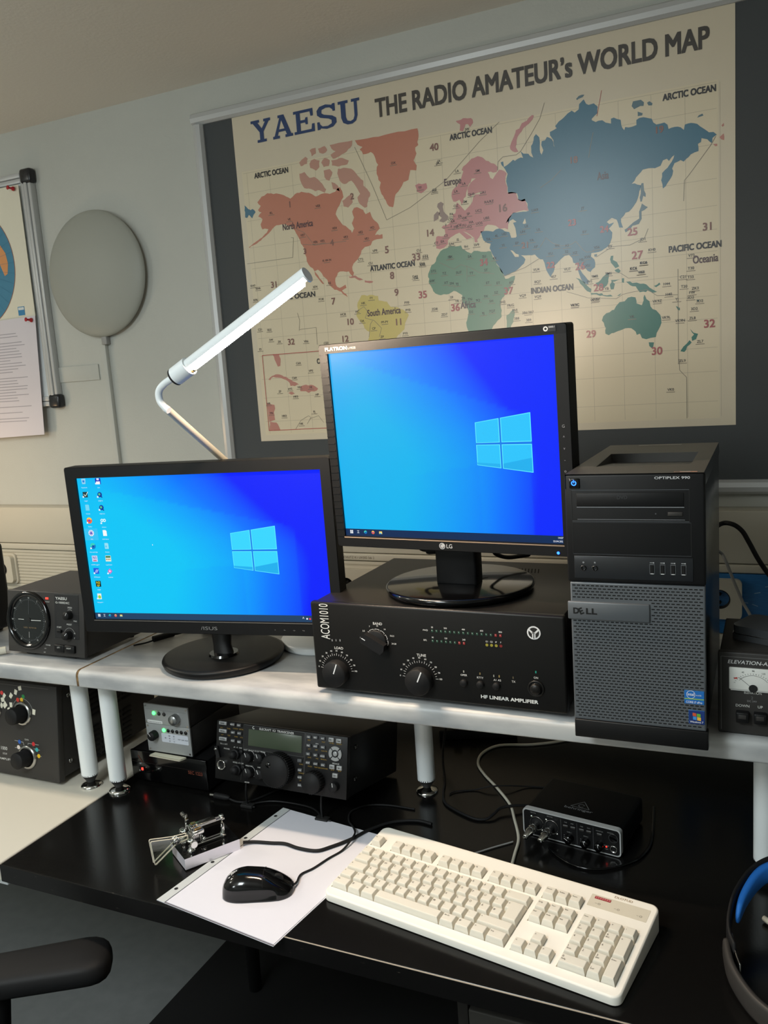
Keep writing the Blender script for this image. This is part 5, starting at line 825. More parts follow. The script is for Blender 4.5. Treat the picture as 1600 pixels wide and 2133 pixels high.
# measured on a nearby upright plane, mapped to panel coordinates
def K(x, z): return ((x + .7649) / .2981 * W if False else ((x + .7649) - (z - .024) * .165) * .9575, (z - .024) * .864)
def put(s_, x, z, hg, c=G2, al='c'): u, v = K(x, z); b.text(s_, u, v - hg / 2, FRONT, OF, hgt=hg, align=al, c=c, bold=.015)
u0, v0 = K(-.6869, .0994); u1, v1 = K(-.5394, .1512)
b.rect(u0, v0, u1, v1, FRONT, OF, .0003, c=(9, 9, 10)); b.seg((u0, v0), (u1, v0), .0008, FRONT, OF, .0005, c=(70, 70, 70)); b.seg((u1, v0), (u1, v1), .0008, FRONT, OF, .0005, c=(70, 70, 70)); b.seg((u0, v0), (u0, v1), .0006, FRONT, OF, .0005, c=(50, 50, 50)); b.seg((u0, v1), (u1, v1), .0008, FRONT, OF, .0005, c=(80, 80, 80))
b.seg(K(-.690, .094), K(-.701, .030), .0006, FRONT, OF, .0005, c=(60, 60, 60)); b.seg(K(-.537, .150), K(-.557, .033), .0006, FRONT, OF, .0005, c=(90, 90, 90)); b.seg(K(-.549, .094), K(-.556, .050), .0006, FRONT, OF, .0005, c=(70, 70, 70))
put('ELECRAFT  K3  TRANSCEIVER', -.6030, .1462, .0040, (215, 215, 212)); u, v = K(-.6560, .1468); b.arc(u, v, .0016, .0026, 60, 330, FRONT, OF, c=(215, 215, 212))
for x, z, s_ in ((-.7340, .1375, 'ATU'), (-.717, .1375, 'TUNE'), (-.7340, .1225, 'ALT'), (-.718, .1225, 'TEST'), (-.7000, .1395, 'CONFIG'), (-.6860, .1395, 'METER'), (-.7010, .1220, 'TUNE'), (-.6880, .1220, 'ATU'), (-.5310, .1365, 'BSET'), (-.5000, .1365, 'SPLIT'), (-.5330, .1180, 'ATT'), (-.5180, .1180, 'OFF'), (-.5010, .1180, 'DUAL PB'), (-.5350, .1005, 'LEVEL'), (-.5190, .1005, 'ADJ'), (-.5040, .1005, 'MANUAL'), (-.5370, .0820, 'PITCH'), (-.5200, .0820, 'TEXT DEC'), (-.5050, .0820, 'DATA MD'), (-.4820, .1365, 'AF REC'), (-.4660, .1365, 'AF PLAY'), (-.5560, .0835, 'SCAN'), (-.5580, .0650, 'COARSE'), (-.5600, .0495, 'LOCK'), (-.6740, .0745, 'HI CUT'), (-.6790, .0410, 'WIDTH'), (-.6500, .0420, 'LO'), (-.4880, .0815, 'M1-4'), (-.4730, .0815, 'M5-8')): put(s_, x, z, .0021, YL)
for x, z, s_ in ((-.7330, .1025, 'TX /--/ ATT'), (-.7270, .0930, 'PHONES'), (-.7000, .0990, 'AF  -O-  SUB'), (-.6740, .0965, 'SHIFT  LO CUT'), (-.6480, .0970, 'HI CUT  NORM'), (-.7030, .0660, 'RF/SQL -O- SUB'), (-.6770, .0630, 'SPEED  MIC'), (-.6500, .0630, 'CMP PWR'), (-.6870, .0270, 'MIC/RF'), (-.5150, .1310, 'VFO'), (-.4790, .0955, 'MESSAGE')): put(s_, x, z, .0024)
b.build('front_panel', t)
b = MB(); u0, v0 = K(-.6740, .1070); u1, v1 = K(-.5460, .1430); b.box(u0, -.0040, v0, u1, -.002, v1, 'lcd', .0004); b.build('display', t)
def btn(x, z, w_, h, s_='', light=False, grp='push_button'):
    u, v = K(x, z); q = MB(); q.box(u - w_ / 2, -.0065, v - h / 2, u + w_ / 2, -.002, v + h / 2, 'alu_paint' if light else 'graycable', .0008, 2)
    if s_: q.text(s_, u, v - .0011, FRONT, (0, -.0065, 0), hgt=.0023, align='c', c=(30, 30, 30) if light else (225, 225, 225), bold=.02)
    q.build(grp, t)
M['dkbtn'] = mat('dkbtn', (84, 86, 88), .45)
def dbtn(x, z, w_, h, s_=''):
    u, v = K(x, z); q = MB(); q.box(u - w_ / 2, -.0065, v - h / 2, u + w_ / 2, -.002, v + h / 2, 'dkbtn', .0008, 2)
    if s_: q.text(s_, u, v - .0011, FRONT, (0, -.0065, 0), hgt=.0023, align='c', c=(225, 225, 222), bold=.02)
    q.build('push_button', t)
for z, s_ in ((.1485, 'BAND'), (.1314, 'MODE'), (.1140, 'POWER')): btn(-.7280 - (.1485 - z) * .12, z, .0175, .0065, s_, True)
for x, z, s_ in ((-.7042, .1485, 'MENU'), (-.6892, .1485, 'DISP'), (-.7055, .1310, 'XMIT'), (-.6905, .1310, 'ATU'), (-.7080, .1130, 'VOX'), (-.6930, .1125, 'QSK'), (-.5300, .1438, 'A/B'), (-.5149, .1444, 'REV'), (-.4993, .1445, 'A-B'), (-.5327, .1259, 'PRE'), (-.5173, .1262, 'AGC'), (-.5013, .1262, 'XFIL'), (-.5360, .1082, 'NB'), (-.5200, .1078, 'NR'), (-.5042, .1078, 'NTCH'), (-.5385, .0898, 'SPOT'), (-.5220, .0895, 'CWT'), (-.5060, .0895, 'XFIL'), (-.5571, .0913, ''), (-.5590, .0718, 'FINE'), (-.5610, .0566, 'RATE'), (-.5635, .0403, 'SUB')): dbtn(x, z, .0092, .0058, s_)
for x, z, s_ in ((-.4810, .1440, 'M-V'), (-.4651, .1435, 'V-M'), (-.4870, .0884, 'REC'), (-.4716, .0882, 'M1'), (-.4828, .0715, 'RIT')): btn(x, z, .0105, .0078, s_, True)
u, v = K(-.4765, .1163)
for k in range(4): q = MB(); q.arc(u, v, .0070, .0132, 90 * k + 50, 90 * k + 130, FRONT, (0, -.0035, 0), .0022, 'alu_paint', None, 10); q.arc(u, v, .0070, .0132, 90 * k + 50, 90 * k + 130, FRONT, (0, -.0030, 0), .0004, 'dkbtn', None, 10); q.build('message_key', t)
MB().lathe([(.0045, 0), (.0045, -.003), (.004, -.0035), (0, -.0035)], 'alu_paint', 20, (u, -.003, v), (0, 1, 0)).build('message_key', t)
u, v = K(-.6050, .0680); k = knob('tuning_knob', t, u, -.003, v, .0300, .024, 'blk_soft', 56, ridges=44)
MB().lathe([(0, -.0005), (.0052, 0), (.006, .002), (.0045, .001)], 'blk_gloss', 20, (u - .012, -.0275, v + .010), (0, 1, 0)).build('finger_dimple', k)
u, v = K(-.5290, .0530); knob('tuning_knob', t, u, -.003, v, .0195, .020, 'blk_soft', 36, ridges=26)
u, v = K(-.4860, .0490); knob('offset_knob', t, u, -.003, v, .0085, .012, 'blk_soft', mark=100)
for x, z in ((-.6740, .0835), (-.6470, .0850), (-.6770, .0500), (-.6500, .0510)):
    u, v = K(x, z); k = knob('control_knob', t, u, -.003, v, .0095, .012, 'blk_soft', mark=115, ridges=14)
    MB().arc(u, v, .0112, .0117, -40, 100, FRONT, OF, .0004, c=(205, 205, 205)).build('scale_ring', k)
for x, z in ((-.7070, .0845), (-.7070, .0515)):
    u, v = K(x, z); k = knob('control_knob', t, u, -.003, v, .0100, .006, 'blk_soft', ridges=14); MB().lathe([(.0072, -.006), (.0068, -.015), (0, -.0155)], 'blk_soft', 20, (u, -.003, v), (0, 1, 0)).build('inner_knob', k)
    k2 = knob('control_knob', t, u + .014, -.003, v + .006, .0040, .004, 'blk_soft')
u, v = K(-.7440, .0560); MB().lathe([(.0092, 0), (.0092, -.003), (.0078, -.003), (.0072, .0005), (0, .0005)], 'chrome', 28, (u, -.003, v), (0, 1, 0)).build('microphone_socket', t)
u, v = K(-.7500, .0820); MB().prism([(u - .006, v + .012), (u + .001, v + .013), (u + .008, v - .008), (u, v - .010)], FRONT, (0, -.004, 0), 0, .004, 'blk_soft').lathe([(.003, -.005), (.003, -.0055), (0, -.0055)], 'steel', 12, (u - .002, -.004, v + .007), (0, 1, 0)).build('side_clip', t)
b = MB(); b.lathe([(.0045, 0), (.0045, .003), (.003, .004), (0, .004)], 'blk_gloss', 14, (W - .001, .03, .088), (1, 0, 0)); b.build('side_screw', t); b = MB(); b.lathe([(.0045, 0), (.0045, .003), (.003, .004), (0, .004)], 'blk_gloss', 14, (W - .001, .03, .030), (1, 0, 0)); b.build('side_screw', t)
# wire stand under it
t = thing('wire_stand', 'black bent wire stand propping up the radio transceiver', 'stand', (0, 0, 0))
b = MB()
for x in (-.665, -.500): b.tube([(x, .150, .0355), (x, .105, .0458), (x, .088, .0475), (x, .082, .030), (x, .082, .008), (x + .004, .079, .0032), (x + .02, .079, .0032)], .0022, 'blk')
b.tube([(-.665, .082, .0035), (-.62, .110, .0035), (-.54, .110, .0035), (-.500, .082, .0035)], .0022, 'blk')
for x in (-.665, -.500): b.tube([(x, .150, .0355), (x, .23, .0165), (x, .26, .0035), (x + .02, .262, .0032)], .0022, 'blk')
b.build('wire_frame', t); MB().box(-.676, .074, 0, -.650, .088, .006, 'rubber', .001).build('rubber_foot', t); MB().box(-.512, .074, 0, -.486, .088, .006, 'rubber', .001).build('rubber_foot', t)
# ------------------------------------------------------------------ audio interface
t = thing('audio_interface', 'black audio interface with a silver rimmed front and two plugs, behind the keyboard', 'audio interface', (-.1385, .153, 0), -.155)
W, H, D = .172, .047, .125
MB().box(.002, .006, .003, W - .002, D, H + .001, 'blk_deep', .006, 3).build('case', t)
b = MB(); b.prism(rrect(0, .0015, W, H + .002, .007), FRONT, (0, 0, 0), -.008, .002, 'silver'); b.prism(rrect(.0022, .0037, W - .0022, H - .0002, .0055), FRONT, (0, 0, 0), .002, .0024, 'blk'); OF = (0, -.0024, 0); W3 = (140, 142, 142)
for x in (.070, .098, .126): b.seg((x, .006), (x, .044), .0006, FRONT, OF, c=(80, 82, 84))
for x, z, s_ in ((.020, .0430, 'MIC/LINE'), (.050, .0430, 'MIC/LINE'), (.0785, .0400, 'PAD'), (.0900, .0400, 'INST'), (.1065, .0395, 'PAD'), (.1185, .0395, 'INST'), (.1370, .0390, 'MONITOR'), (.155, .0405, 'OUTPUT'), (.084, .0235, 'GAIN 1'), (.113, .0235, 'GAIN 2'), (.148, .0165, 'POWER'), (.148, .0105, '+48V')): b.text(s_, x, z, FRONT, OF, hgt=.0018, align='c', c=W3)
for x0 in (.0745, .1035):
    for z in (.010, .0135, .017): b.rect(x0, z, x0 + .0014, z + .0008, FRONT, OF, c=W3)
b.disc(.148, .0155, .0013, FRONT, OF, .0006, 'led_r', None, 12); b.build('front_panel', t)
for x in (.026, .053):
    j = MB().lathe([(.0125, 0), (.0125, -.001), (.0118, -.001), (.0105, .001), (0, .001)], 'steel', 36, (x, -.0024, .0255), (0, 1, 0)); j.lathe([(.0100, -.0005), (.0085, -.0010), (0, -.001)], 'blk_soft', 32, (x, -.0024, .0255), (0, 1, 0))
    for a in (1, -1): j.lathe([(.0022, 0), (.0018, -.001), (0, -.001)], 'chrome', 10, (x - a * .0095, -.0024, .0255 + a * .0110), (0, 1, 0))
    jo = j.build('input_socket', t)
    p_ = MB(); p_.lathe([(.0050, 0), (.0050, -.008), (.0068, -.010), (.0072, -.012), (.0072, -.018), (.0066, -.019), (.0072, -.020), (.0072, -.027), (.0056, -.029), (.0048, -.040), (.0030, -.041), (0, -.041)], 'chrome', 24, (x, -.003, .0255), (0.12, 1, .16)); p_.build('jack_plug', t)
for x, z in ((.0785, .0345), (.0915, .0345), (.1065, .0345), (.1190, .0345), (.1370, .0345)): MB().box(x - .0042, -.0045, z - .0022, x + .0042, -.002, z + .0022, 'graycable' if False else 'charcoal', .0008).rect(x - .0040, z + .0012, x + .0040, z + .0020, FRONT, (0, -.0045, 0), .0002, c=(140, 142, 144)).build('push_button', t)
for x, z, a in ((.085, .0145, 150), (.1135, .0145, 100), (.137, .0150, 90)): knob('level_knob', t, x, -.0024, z, .0072, .011, 'blk_gloss', mark=a)
MB().lathe([(.0078, 0), (.0078, -.0008), (.006, -.001), (0, -.001)], 'blk_gloss', 28, (.160, -.0024, .0335), (0, 1, 0)).arc(.160, .0335, .0072, .0076, 0, 360, FRONT, (0, -.0034, 0), .0003, c=(90, 92, 94)).build('output_knob', t)
MB().lathe([(.0068, 0), (.0068, -.0016), (.0045, -.0016), (.0038, .001), (0, .001)], 'steel', 26, (.160, -.0024, .0135), (0, 1, 0)).build('headphone_socket', t)
b = MB(); Ot = (0, 0, H + .001); G3 = (120, 122, 124)
for a, c in (((.071, .040), (.104, .040)), ((.104, .040), (.088, .062)), ((.088, .062), (.071, .040))): b.seg(a, c, .0009, TOP, Ot, .0004, c=G3)
b.arc(.088, .047, .0042, .0052, 20, 330, TOP, Ot, .0004, c=G3); b.text('behringer', .0875, .031, TOP, Ot, hgt=.0065, width=.050, align='c', c=G3, bold=.01); b.build('top_logo', t)

# things far under the shelf
t = thing('extension_lead', 'yellowish plugs and leads in the dark behind the white middle shelf leg', 'plug', (-.385, .47, 0), .35)
MB().box(-.03, 0, .0, .14, .05, .022, 'blk_soft', .003).build('strip_body', t)
for x, y, a in ((0, .004, .3), (.035, .012, -.2), (.07, .02, .4)): MB().box(x, y, .022, x + .018, y + .024, .040, 'yellow', .003).build('plug', t)
t = thing('wooden_block', 'small light wooden block far back under the shelf behind the middle leg', 'block', (-.47, .60, 0), -.1)
MB().box(0, 0, 0, .10, .05, .045, 'wood', .001).build('block', t)
def cable(name, label, pts, r, m='blk_soft', cat='cable'):
    return tag(MB().tube(pts, r, m).build(name), label, cat)
cable('keyboard_cable', 'white cable curving from behind the keyboard to under the shelf', [(-.128, .036, .004), (-.134, .080, .0035), (-.141, .128, .0035), (-.165, .186, .0035), (-.187, .233, .0035), (-.229, .287, .0035), (-.269, .332, .0035), (-.295, .372, .0035), (-.301, .42, .0035), (-.278, .465, .0035), (-.212, .489, .0035), (-.15, .53, .0035), (-.10, .60, .0035), (-.06, .68, .0035)], .0028, 'offwhite')
cable('power_cable', 'black cable looping down past the middle shelf leg onto the desk', [(-.385, .50, .20), (-.375, .43, .10), (-.362, .35, .03), (-.335, .285, .004), (-.322, .243, .003), (-.300, .200, .003), (-.241, .168, .003), (-.214, .170, .003), (-.203, .185, .007), (-.195, .205, .0098), (-.170, .222, .0098), (-.14, .24, .004)], .0026)
cable('thin_cable', 'thin dark wire arching on the desk beside the middle shelf leg', [(-.308, .238, .002), (-.300, .252, .002), (-.267, .269, .002), (-.240, .277, .0088), (-.208, .290, .0088), (-.174, .311, .002), (-.13, .32, .002)], .0014)
cable('interface_cable', 'black glossy cable bowing in front of the audio interface', [(-.085, .115, .003), (-.068, .098, .003), (-.04, .080, .003), (-.009, .076, .003), (.019, .088, .003), (.045, .112, .003), (.062, .14, .003), (.07, .19, .003), (.06, .3, .003)], .0024, 'blk_gloss')
t = thing('jack_cable', 'short black jack lead with plug lying in front of the transceiver stand', 'cable')
MB().cyl((-.757, .090, .0058), (-.745, .0905, .0058), .0035, m='steel', n=14).lathe([(.0055, 0), (.0058, .004), (.0058, .026), (.004, .034), (.0025, .036)], 'blk_soft', 18, (-.747, .0905, .0058), (1, -.02, 0)).build('plug', t)
MB().tube([(-.713, .090, .0045), (-.695, .087, .0028), (-.677, .090, .0028), (-.662, .105, .0028), (-.645, .14, .0028), (-.62, .20, .0028)], .0022, 'blk_soft').build('lead', t)
cable('wire', 'thin black wire running across the desk right behind the keyboard', [(-.215, .046, .002), (-.195, .067, .002), (-.173, .091, .002), (-.152, .112, .002), (-.137, .130, .0085), (-.12, .15, .002), (-.10, .19, .002)][:4] + [(-.148, .117, .002)], .0013, 'graycable')

# adapters behind the wide monitor
tag(MB().box(-.05, -.03, 0, .05, .03, .030, 'blk', .003).build('power_adapter', None, (-.805, .268, ZS), (0, 0, -.15)), 'black power adapter brick behind the foot of the wide monitor', 'power adapter')
t = thing('video_cable', 'black cable with connector on the shelf right of the rotator controller', 'cable')
MB().tube([(-.945, .13, ZS + .003), (-.93, .15, ZS + .003), (-.922, .168, ZS + .004)], .0018, 'blk_soft').tube([(-.905, .205, ZS + .006), (-.895, .24, ZS + .004), (-.90, .32, ZS + .004)], .0035, 'blk_soft').build('lead', t)
MB().cyl((-.922, .165, ZS + .0068), (-.904, .208, ZS + .0068), .0065, m='blk', n=16).build('connector', t)

# ------------------------------------------------------------------ desk lamp
t = thing('desk_lamp', 'white desk lamp with a glowing tube head reaching over the wide monitor', 'lamp', (-.56, .252, ZS))
L0 = Vector((-.56, .252, ZS)); LB = lambda mb, n, p=t: (setattr(mb, 'v', [tuple(Vector(v) - L0) for v in mb.v]), mb.build(n, p))[1]
LB(MB().lathe([(0, 0), (.086, 0), (.088, .003), (.088, .012), (.084, .016), (0, .017)], 'whitepaint', 64, L0), 'base')
E0 = Vector((-.6083, -.10, .7737)); J = Vector((-.657, .25, .568))
b = MB(); b.tube([E0, E0.lerp(J, .5), J], .0062, 'offwhite', 16, False); LB(b, 'upper_arm')
b = MB(); b.tube([J, (-.62, .262, .52), (-.585, .258, .42), (-.565, .252, ZS + .015)], .0062, 'offwhite', 16); LB(b, 'lower_arm')
A = Vector((-.5775, -.10, .8235)); B_ = Vector((-.3390, -.10, .9455)); d_ = (B_ - A).normalized()
b = MB(); b.tube([E0 + Vector((.006, -.004 * 0, -.004)), E0, E0 + Vector((-.0095, 0, .012)), E0 + Vector((-.009, 0, .027)), E0 + Vector((.004, 0, .038)), A - d_ * .006], .0056, 'whitepaint', 14)
LB(b, 'flexible_neck')
b = MB(); b.cyl(A - d_ * .008, A - d_ * .0045, .0142, m='rubber', n=40); LB(b, 'collar_ring')
b = MB(); b.cyl(A - d_ * .0045, A + d_ * .026, .0146, m='whitepaint', n=40); LB(b, 'collar')
# tube: housing over the back, light strip facing down
side = Vector((0, -1, 0)); dn = side.cross(d_).normalized(); dn = dn if dn.z < 0 else -dn
S0, S1 = A + d_ * .026, B_; R = .0112
def shell(a0, a1, r, m, s0=S0, s1=S1, n=24):
    q = MB(); vs = []
    for i in range(n + 1):
        a = math.radians(a0 + (a1 - a0) * i / n); o = (dn * math.cos(a) + side * math.sin(a)) * r; vs += [s0 + o, s1 + o]
    q.add(vs, [(2 * i, 2 * i + 1, 2 * i + 3, 2 * i + 2) for i in range(n)], m, None, True); return q
q = shell(72, 288, R, 'whitepaint'); q.cyl(S1 - d_ * .0005, S1 + d_ * .002, R, m='whitepaint', n=36)
r0 = [S0 + (dn * math.cos(math.radians(a)) + side * math.sin(math.radians(a))) * R for a in (72, 288)]; r1 = [p + (S1 - S0) for p in r0]
q.add([r0[0], r0[1], r1[1], r1[0]], [(0, 1, 2, 3)], 'whitepaint'); LB(q, 'head_housing')
q = shell(-70, 70, R * .97, 'lamp_light', S0 + d_ * .004, S1 - d_ * .012); LB(q, 'light_tube')
q = MB(); q.lathe([(.0045, 0), (.0050, .003), (.0050, .006), (.0030, .006)], 'brass', 20, S0 + dn * .0075, d_); LB(q, 'lamp_socket')

# ------------------------------------------------------------------ paper sheet in a punched cover, mouse, paddle
t = thing('paper_cover', 'white paper in a punched plastic cover lying under the mouse', 'paper sheet', (-.6195, -.2207, 0), -.1388)
b = MB(); b.box(-.018, 0, .0003, .2240, .318, .0012, 'matte_paper', c=(226, 226, 232)); b.box(.0015, .0025, .0012, .2225, .3160, .0024, 'matte_paper', c=(222, 222, 231)); b.build('white_sheet', t)
b = MB(); b.rect(-.018, 0, -.0006, .318, TOP, (0, 0, .0012), .0003, 'matte_paper', (196, 200, 200)); b.rect(-.0012, 0, .0000, .318, TOP, (0, 0, .0012), .0004, 'matte_paper', (60, 60, 64)); b.rect(-.0, .0, .224, .0022, TOP, (0, 0, .0012), .0004, 'matte_paper', (110, 104, 108))
for y in (.0355, .1195, .2035, .2870): b.disc(-.0110, y, .0033, TOP, (0, 0, .0012), .0006, 'matte_paper', (20, 20, 22), 16)
b.build('punched_strip', t)

ma = math.radians(24); t = thing('computer_mouse', 'black glossy computer mouse lying on the white paper', 'mouse', (-.4900, -.1475, .0026), ma)
def mouse_surf(s, a, off=0.0):
    """s along the length 0 rear..1 front, a across 0..pi"""
    e = max(0.0, 1 - abs(2 * s - 1) ** 2.6) ** (1 / 2.6); wd = (.0315 + .0015 * math.cos(2 * PI * s)) * e
    hh = (.037 - .013 * max(0, s - .35) - .010 * smooth(.55, 1.0, s)) * max(0.0, 1 - abs((s - .42) / (.58 if s > .42 else .42)) ** 2.8) ** .5
    c, sn = math.cos(a), math.sin(a); x = -.058 + .116 * s
    cy = abs(c) ** .88 * (1 if c >= 0 else -1); z = .002 + (sn ** .72) * max(hh, .0005)
    y = wd * cy * (1 - .10 * math.sin(min(1, z / .02) * PI) * (1 if s < .8 else .3)); return Vector((x, y, z + off))
b = MB(); ns, na = 40, 28; vs = [mouse_surf(min(.9999, max(.0001, i / ns)), PI * j / na) for i in range(ns + 1) for j in range(na + 1)]
b.add(vs, [(i * (na + 1) + j, (i + 1) * (na + 1) + j, (i + 1) * (na + 1) + j + 1, i * (na + 1) + j + 1) for i in range(ns) for j in range(na)], 'blk_gloss', None, True)
b.add([(v.x, v.y, 0) for v in (vs[i * (na + 1)] for i in range(ns + 1))] + [(v.x, v.y, 0) for v in (vs[i * (na + 1) + na] for i in range(ns + 1))] + [vs[i * (na + 1)] for i in range(ns + 1)] + [vs[i * (na + 1) + na] for i in range(ns + 1)],
      [(i, i + 1, 2 * (ns + 1) + i + 1, 2 * (ns + 1) + i) for i in range(ns)] + [(ns + 1 + i + 1, ns + 1 + i, 3 * (ns + 1) + i, 3 * (ns + 1) + i + 1) for i in range(ns)] + [(i, ns + 1 + i, ns + 2 + i, i + 1) for i in range(ns)], 'blk_gloss', None, True); b.build('body', t)
b = MB(); b.tube([mouse_surf(s_, PI / 2, .0002) for s_ in (.62, .72, .82, .92, .97)], .0005, 'cutout', 6); b.tube([mouse_surf(.60, a_, .0003) for a_ in (.55, .9, 1.3, 1.57, 1.9, 2.3, 2.6)], .0004, 'cutout', 6); b.build('button_seam', t)
MB().cyl(mouse_surf(.78, PI / 2) + Vector((0, -.0035, -.0048)), mouse_surf(.78, PI / 2) + Vector((0, .0035, -.0048)), .0085, m='rubber', n=28).build('scroll_wheel', t)
b = MB()
def on_mouse(s0, a0, ds, da):
    q = [mouse_surf(s0 + u * ds, a0 + v * da) for u, v in ((0, 0), (1, 0), (1, 1), (0, 1))]; nn = (q[1] - q[0]).cross(q[3] - q[0]).normalized(); nn = nn if nn.z > 0 else -nn
    b.add([p + nn * .0005 for p in q], [(0, 1, 2, 3) if (q[1] - q[0]).cross(q[3] - q[0]).z > 0 else (3, 2, 1, 0)], 'ink', (205, 205, 205))
for k in range(4): on_mouse(.155 + k * .020, PI / 2 - .10, .012, .26 - k * .05)
on_mouse(.120, PI / 2 - .30, .022, .60); on_mouse(.105, PI / 2 - .06, .05, .06)
b.build('printed_logo', t)
MB().tube([(-.4385, -.1245, .010), (-.432, -.118, .0085), (-.4445, -.092, .0055), (-.4357, -.0656, .0045), (-.4254, -.0324, .0045), (-.4145, -.004, .0045), (-.410, .021, .009), (-.4135, .045, .010), (-.430, .070, .0045), (-.447, .087, .0028), (-.460, .115, .0022), (-.456, .135, .0022), (-.439, .154, .0022), (-.400, .165, .0022), (-.344, .164, .0022), (-.30, .159, .0066), (-.27, .158, .0066), (-.235, .150, .0022), (-.20, .152, .0066), (-.16, .17, .0022), (-.13, .19, .0022)][:1] and
          [(-.4395, -.1240, .010), (-.4400, -.112, .0075), (-.4463, -.088, .0050), (-.4357, -.0656, .0045), (-.4254, -.0324, .0045), (-.4145, -.004, .0045), (-.410, .021, .0100), (-.4135, .045, .0100), (-.430, .070, .0050), (-.447, .087, .0040), (-.460, .115, .0024), (-.456, .135, .0020), (-.439, .154, .0020), (-.400, .165, .0020), (-.35, .166, .0020)], .0018, 'blk_soft').build('mouse_cable')
tag(bpy.data.objects['mouse_cable'], 'thin black mouse cable crossing the white paper and looping behind', 'cable')

pa = math.atan2(.084, .0534); t = thing('morse_paddle', 'chrome morse paddle with clear finger plates on a heavy polished base', 'morse key', (-.6425, -.1370, .0004), pa)
L_, Wd, Hb = .0995, .078, .0215
b = MB(); b.prism([(0, 0), (L_, 0), (L_, Wd * .92), (.012, Wd), (0, Wd * .86)], TOP, (0, 0, 0), .002, Hb, 'metal_w', m2='blk_gloss'); b.build('base', t)
for x, y in ((.01, .01), (.09, .01), (.01, .06), (.09, .06)): MB().cyl((x, y, 0), (x, y, .003), .005, m='rubber', n=12).build('foot', t)
def post(x, y, h, r, m='chrome', z0=Hb): return MB().lathe([(r * 1.5, 0), (r * 1.5, .002), (r, .003), (r, h - .003), (r * 1.3, h - .003), (r * 1.3, h - .001), (r * .8, h), (0, h)], m, 20, (x, y, z0))
post(.082, .030, .040, .0032).build('post', t); post(.020, .020, .020, .0045).build('post', t); post(.020, .056, .022, .0045).build('post', t); post(.044, .038, .034, .004).build('post', t)
b = MB()
for z in (.0245, .0560):
    for y in (.026, .034): b.cyl((.030, y, z), (.084, y, z), .0018, m='chrome', n=14)
b.box(.079, .022, .022, .085, .038, .0265, 'steel', .001); b.box(.079, .022, .054, .085, .038, .0585, 'steel', .001); b.box(.0245, .024, .022, .030, .036, .0585, 'steel', .001); b.build('bearing_frame', t)
b = MB(); b.box(.036, .024, .0565, .070, .036, .0605, 'steel', .0006); b.text('BEGALI', .053, .0325, TOP, (0, 0, .0605), hgt=.004, width=.020, align='c', c=(50, 50, 50)); b.build('name_bar', t)
b = MB(); b.box(.026, .020, .044, .046, .052, .052, 'chrome', .0018, 3); b.box(.030, .024, .052, .042, .048, .057, 'brass', .0015); b.box(.024, .030, .0215, .040, .046, .044, 'steel', .0015); b.build('yoke_block', t)
for y, s_ in ((.012, 1), (.064, -1)):
    q = MB(); q.cyl((.022, y, .036), (.022, y + s_ * .018, .036), .0022, m='chrome', n=14); q.cyl((.022, y - s_ * .004, .036), (.022, y + s_ * .002, .036), .0058, m='chrome', n=22)
    for k in range(12): a = 2 * PI * k / 12; q.cyl((.022 + .0058 * math.cos(a), y - s_ * .004, .036 + .0058 * math.sin(a)), (.022 + .0058 * math.cos(a), y + s_ * .002, .036 + .0058 * math.sin(a)), .0007, m='steel', n=5)
    q.build('contact_screw', t)
q = MB(); q.cyl((.030, .060, .058), (.030, .074, .058), .0028, m='chrome', n=14); q.cyl((.030, .074, .058), (.030, .084, .058), .0042, m='steel', n=18); q.cyl((.030, .066, Hb), (.030, .066, .064), .003, m='chrome', n=14); q.build('spring_screw', t)
for (x, y, z) in ((.034, .024, .048), (.040, .046, .040), (.028, .050, .034), (.046, .028, .030)): q = MB(); q.lathe([(0, -.0045), (.0035, -.003), (.0045, 0), (.0035, .003), (0, .0045)], 'chrome', 18, (x, y, z), (1, .4, .6)); q.build('adjusting_screw', t)
for y in (.034, .0425):
    q = MB(); P_ = [(.020, .036), (.020, .043), (-.004, .0455), (-.042, .0545), (-.0435, .0530), (-.0405, .0120), (-.0385, .0110), (-.002, .0335)]
    q.add([(x, y - .0009, z) for x, z in P_] + [(x, y + .0009, z) for x, z in P_], [tuple(range(8))[::-1], tuple(range(8, 16))] + [(i, (i + 1) % 8, 8 + (i + 1) % 8, 8 + i) for i in range(8)], 'clear')
    k = q.build('finger_plate', t); q = MB()
    for i in range(8): a, c = P_[i], P_[(i + 1) % 8]; q.cyl((a[0], y, a[1]), (c[0], y, c[1]), .0009, m='edgeglow', n=6)
    q.build('plate_edge', k)
    q = MB(); q.lathe([(.0, -.002), (.0055, -.002), (.0055, .002), (0, .002)], 'chrome', 20, (.0, y, .040), (0, 1, 0)); q.build('plate_screw', k)
cable('paddle_cable', 'thick black cable running from the morse paddle across the paper', [(-.590, -.0420, .009), (-.575, -.030, .0060), (-.5443, -.0230, .0056), (-.5199, -.0176, .0056), (-.4897, -.0225, .0056), (-.4557, -.0196, .0056), (-.4368, -.0003, .0056), (-.4151, .0315, .0056), (-.3986, .0702, .0045), (-.37, .11, .003), (-.33, .128, .003), (-.30, .125, .003)], .0030)

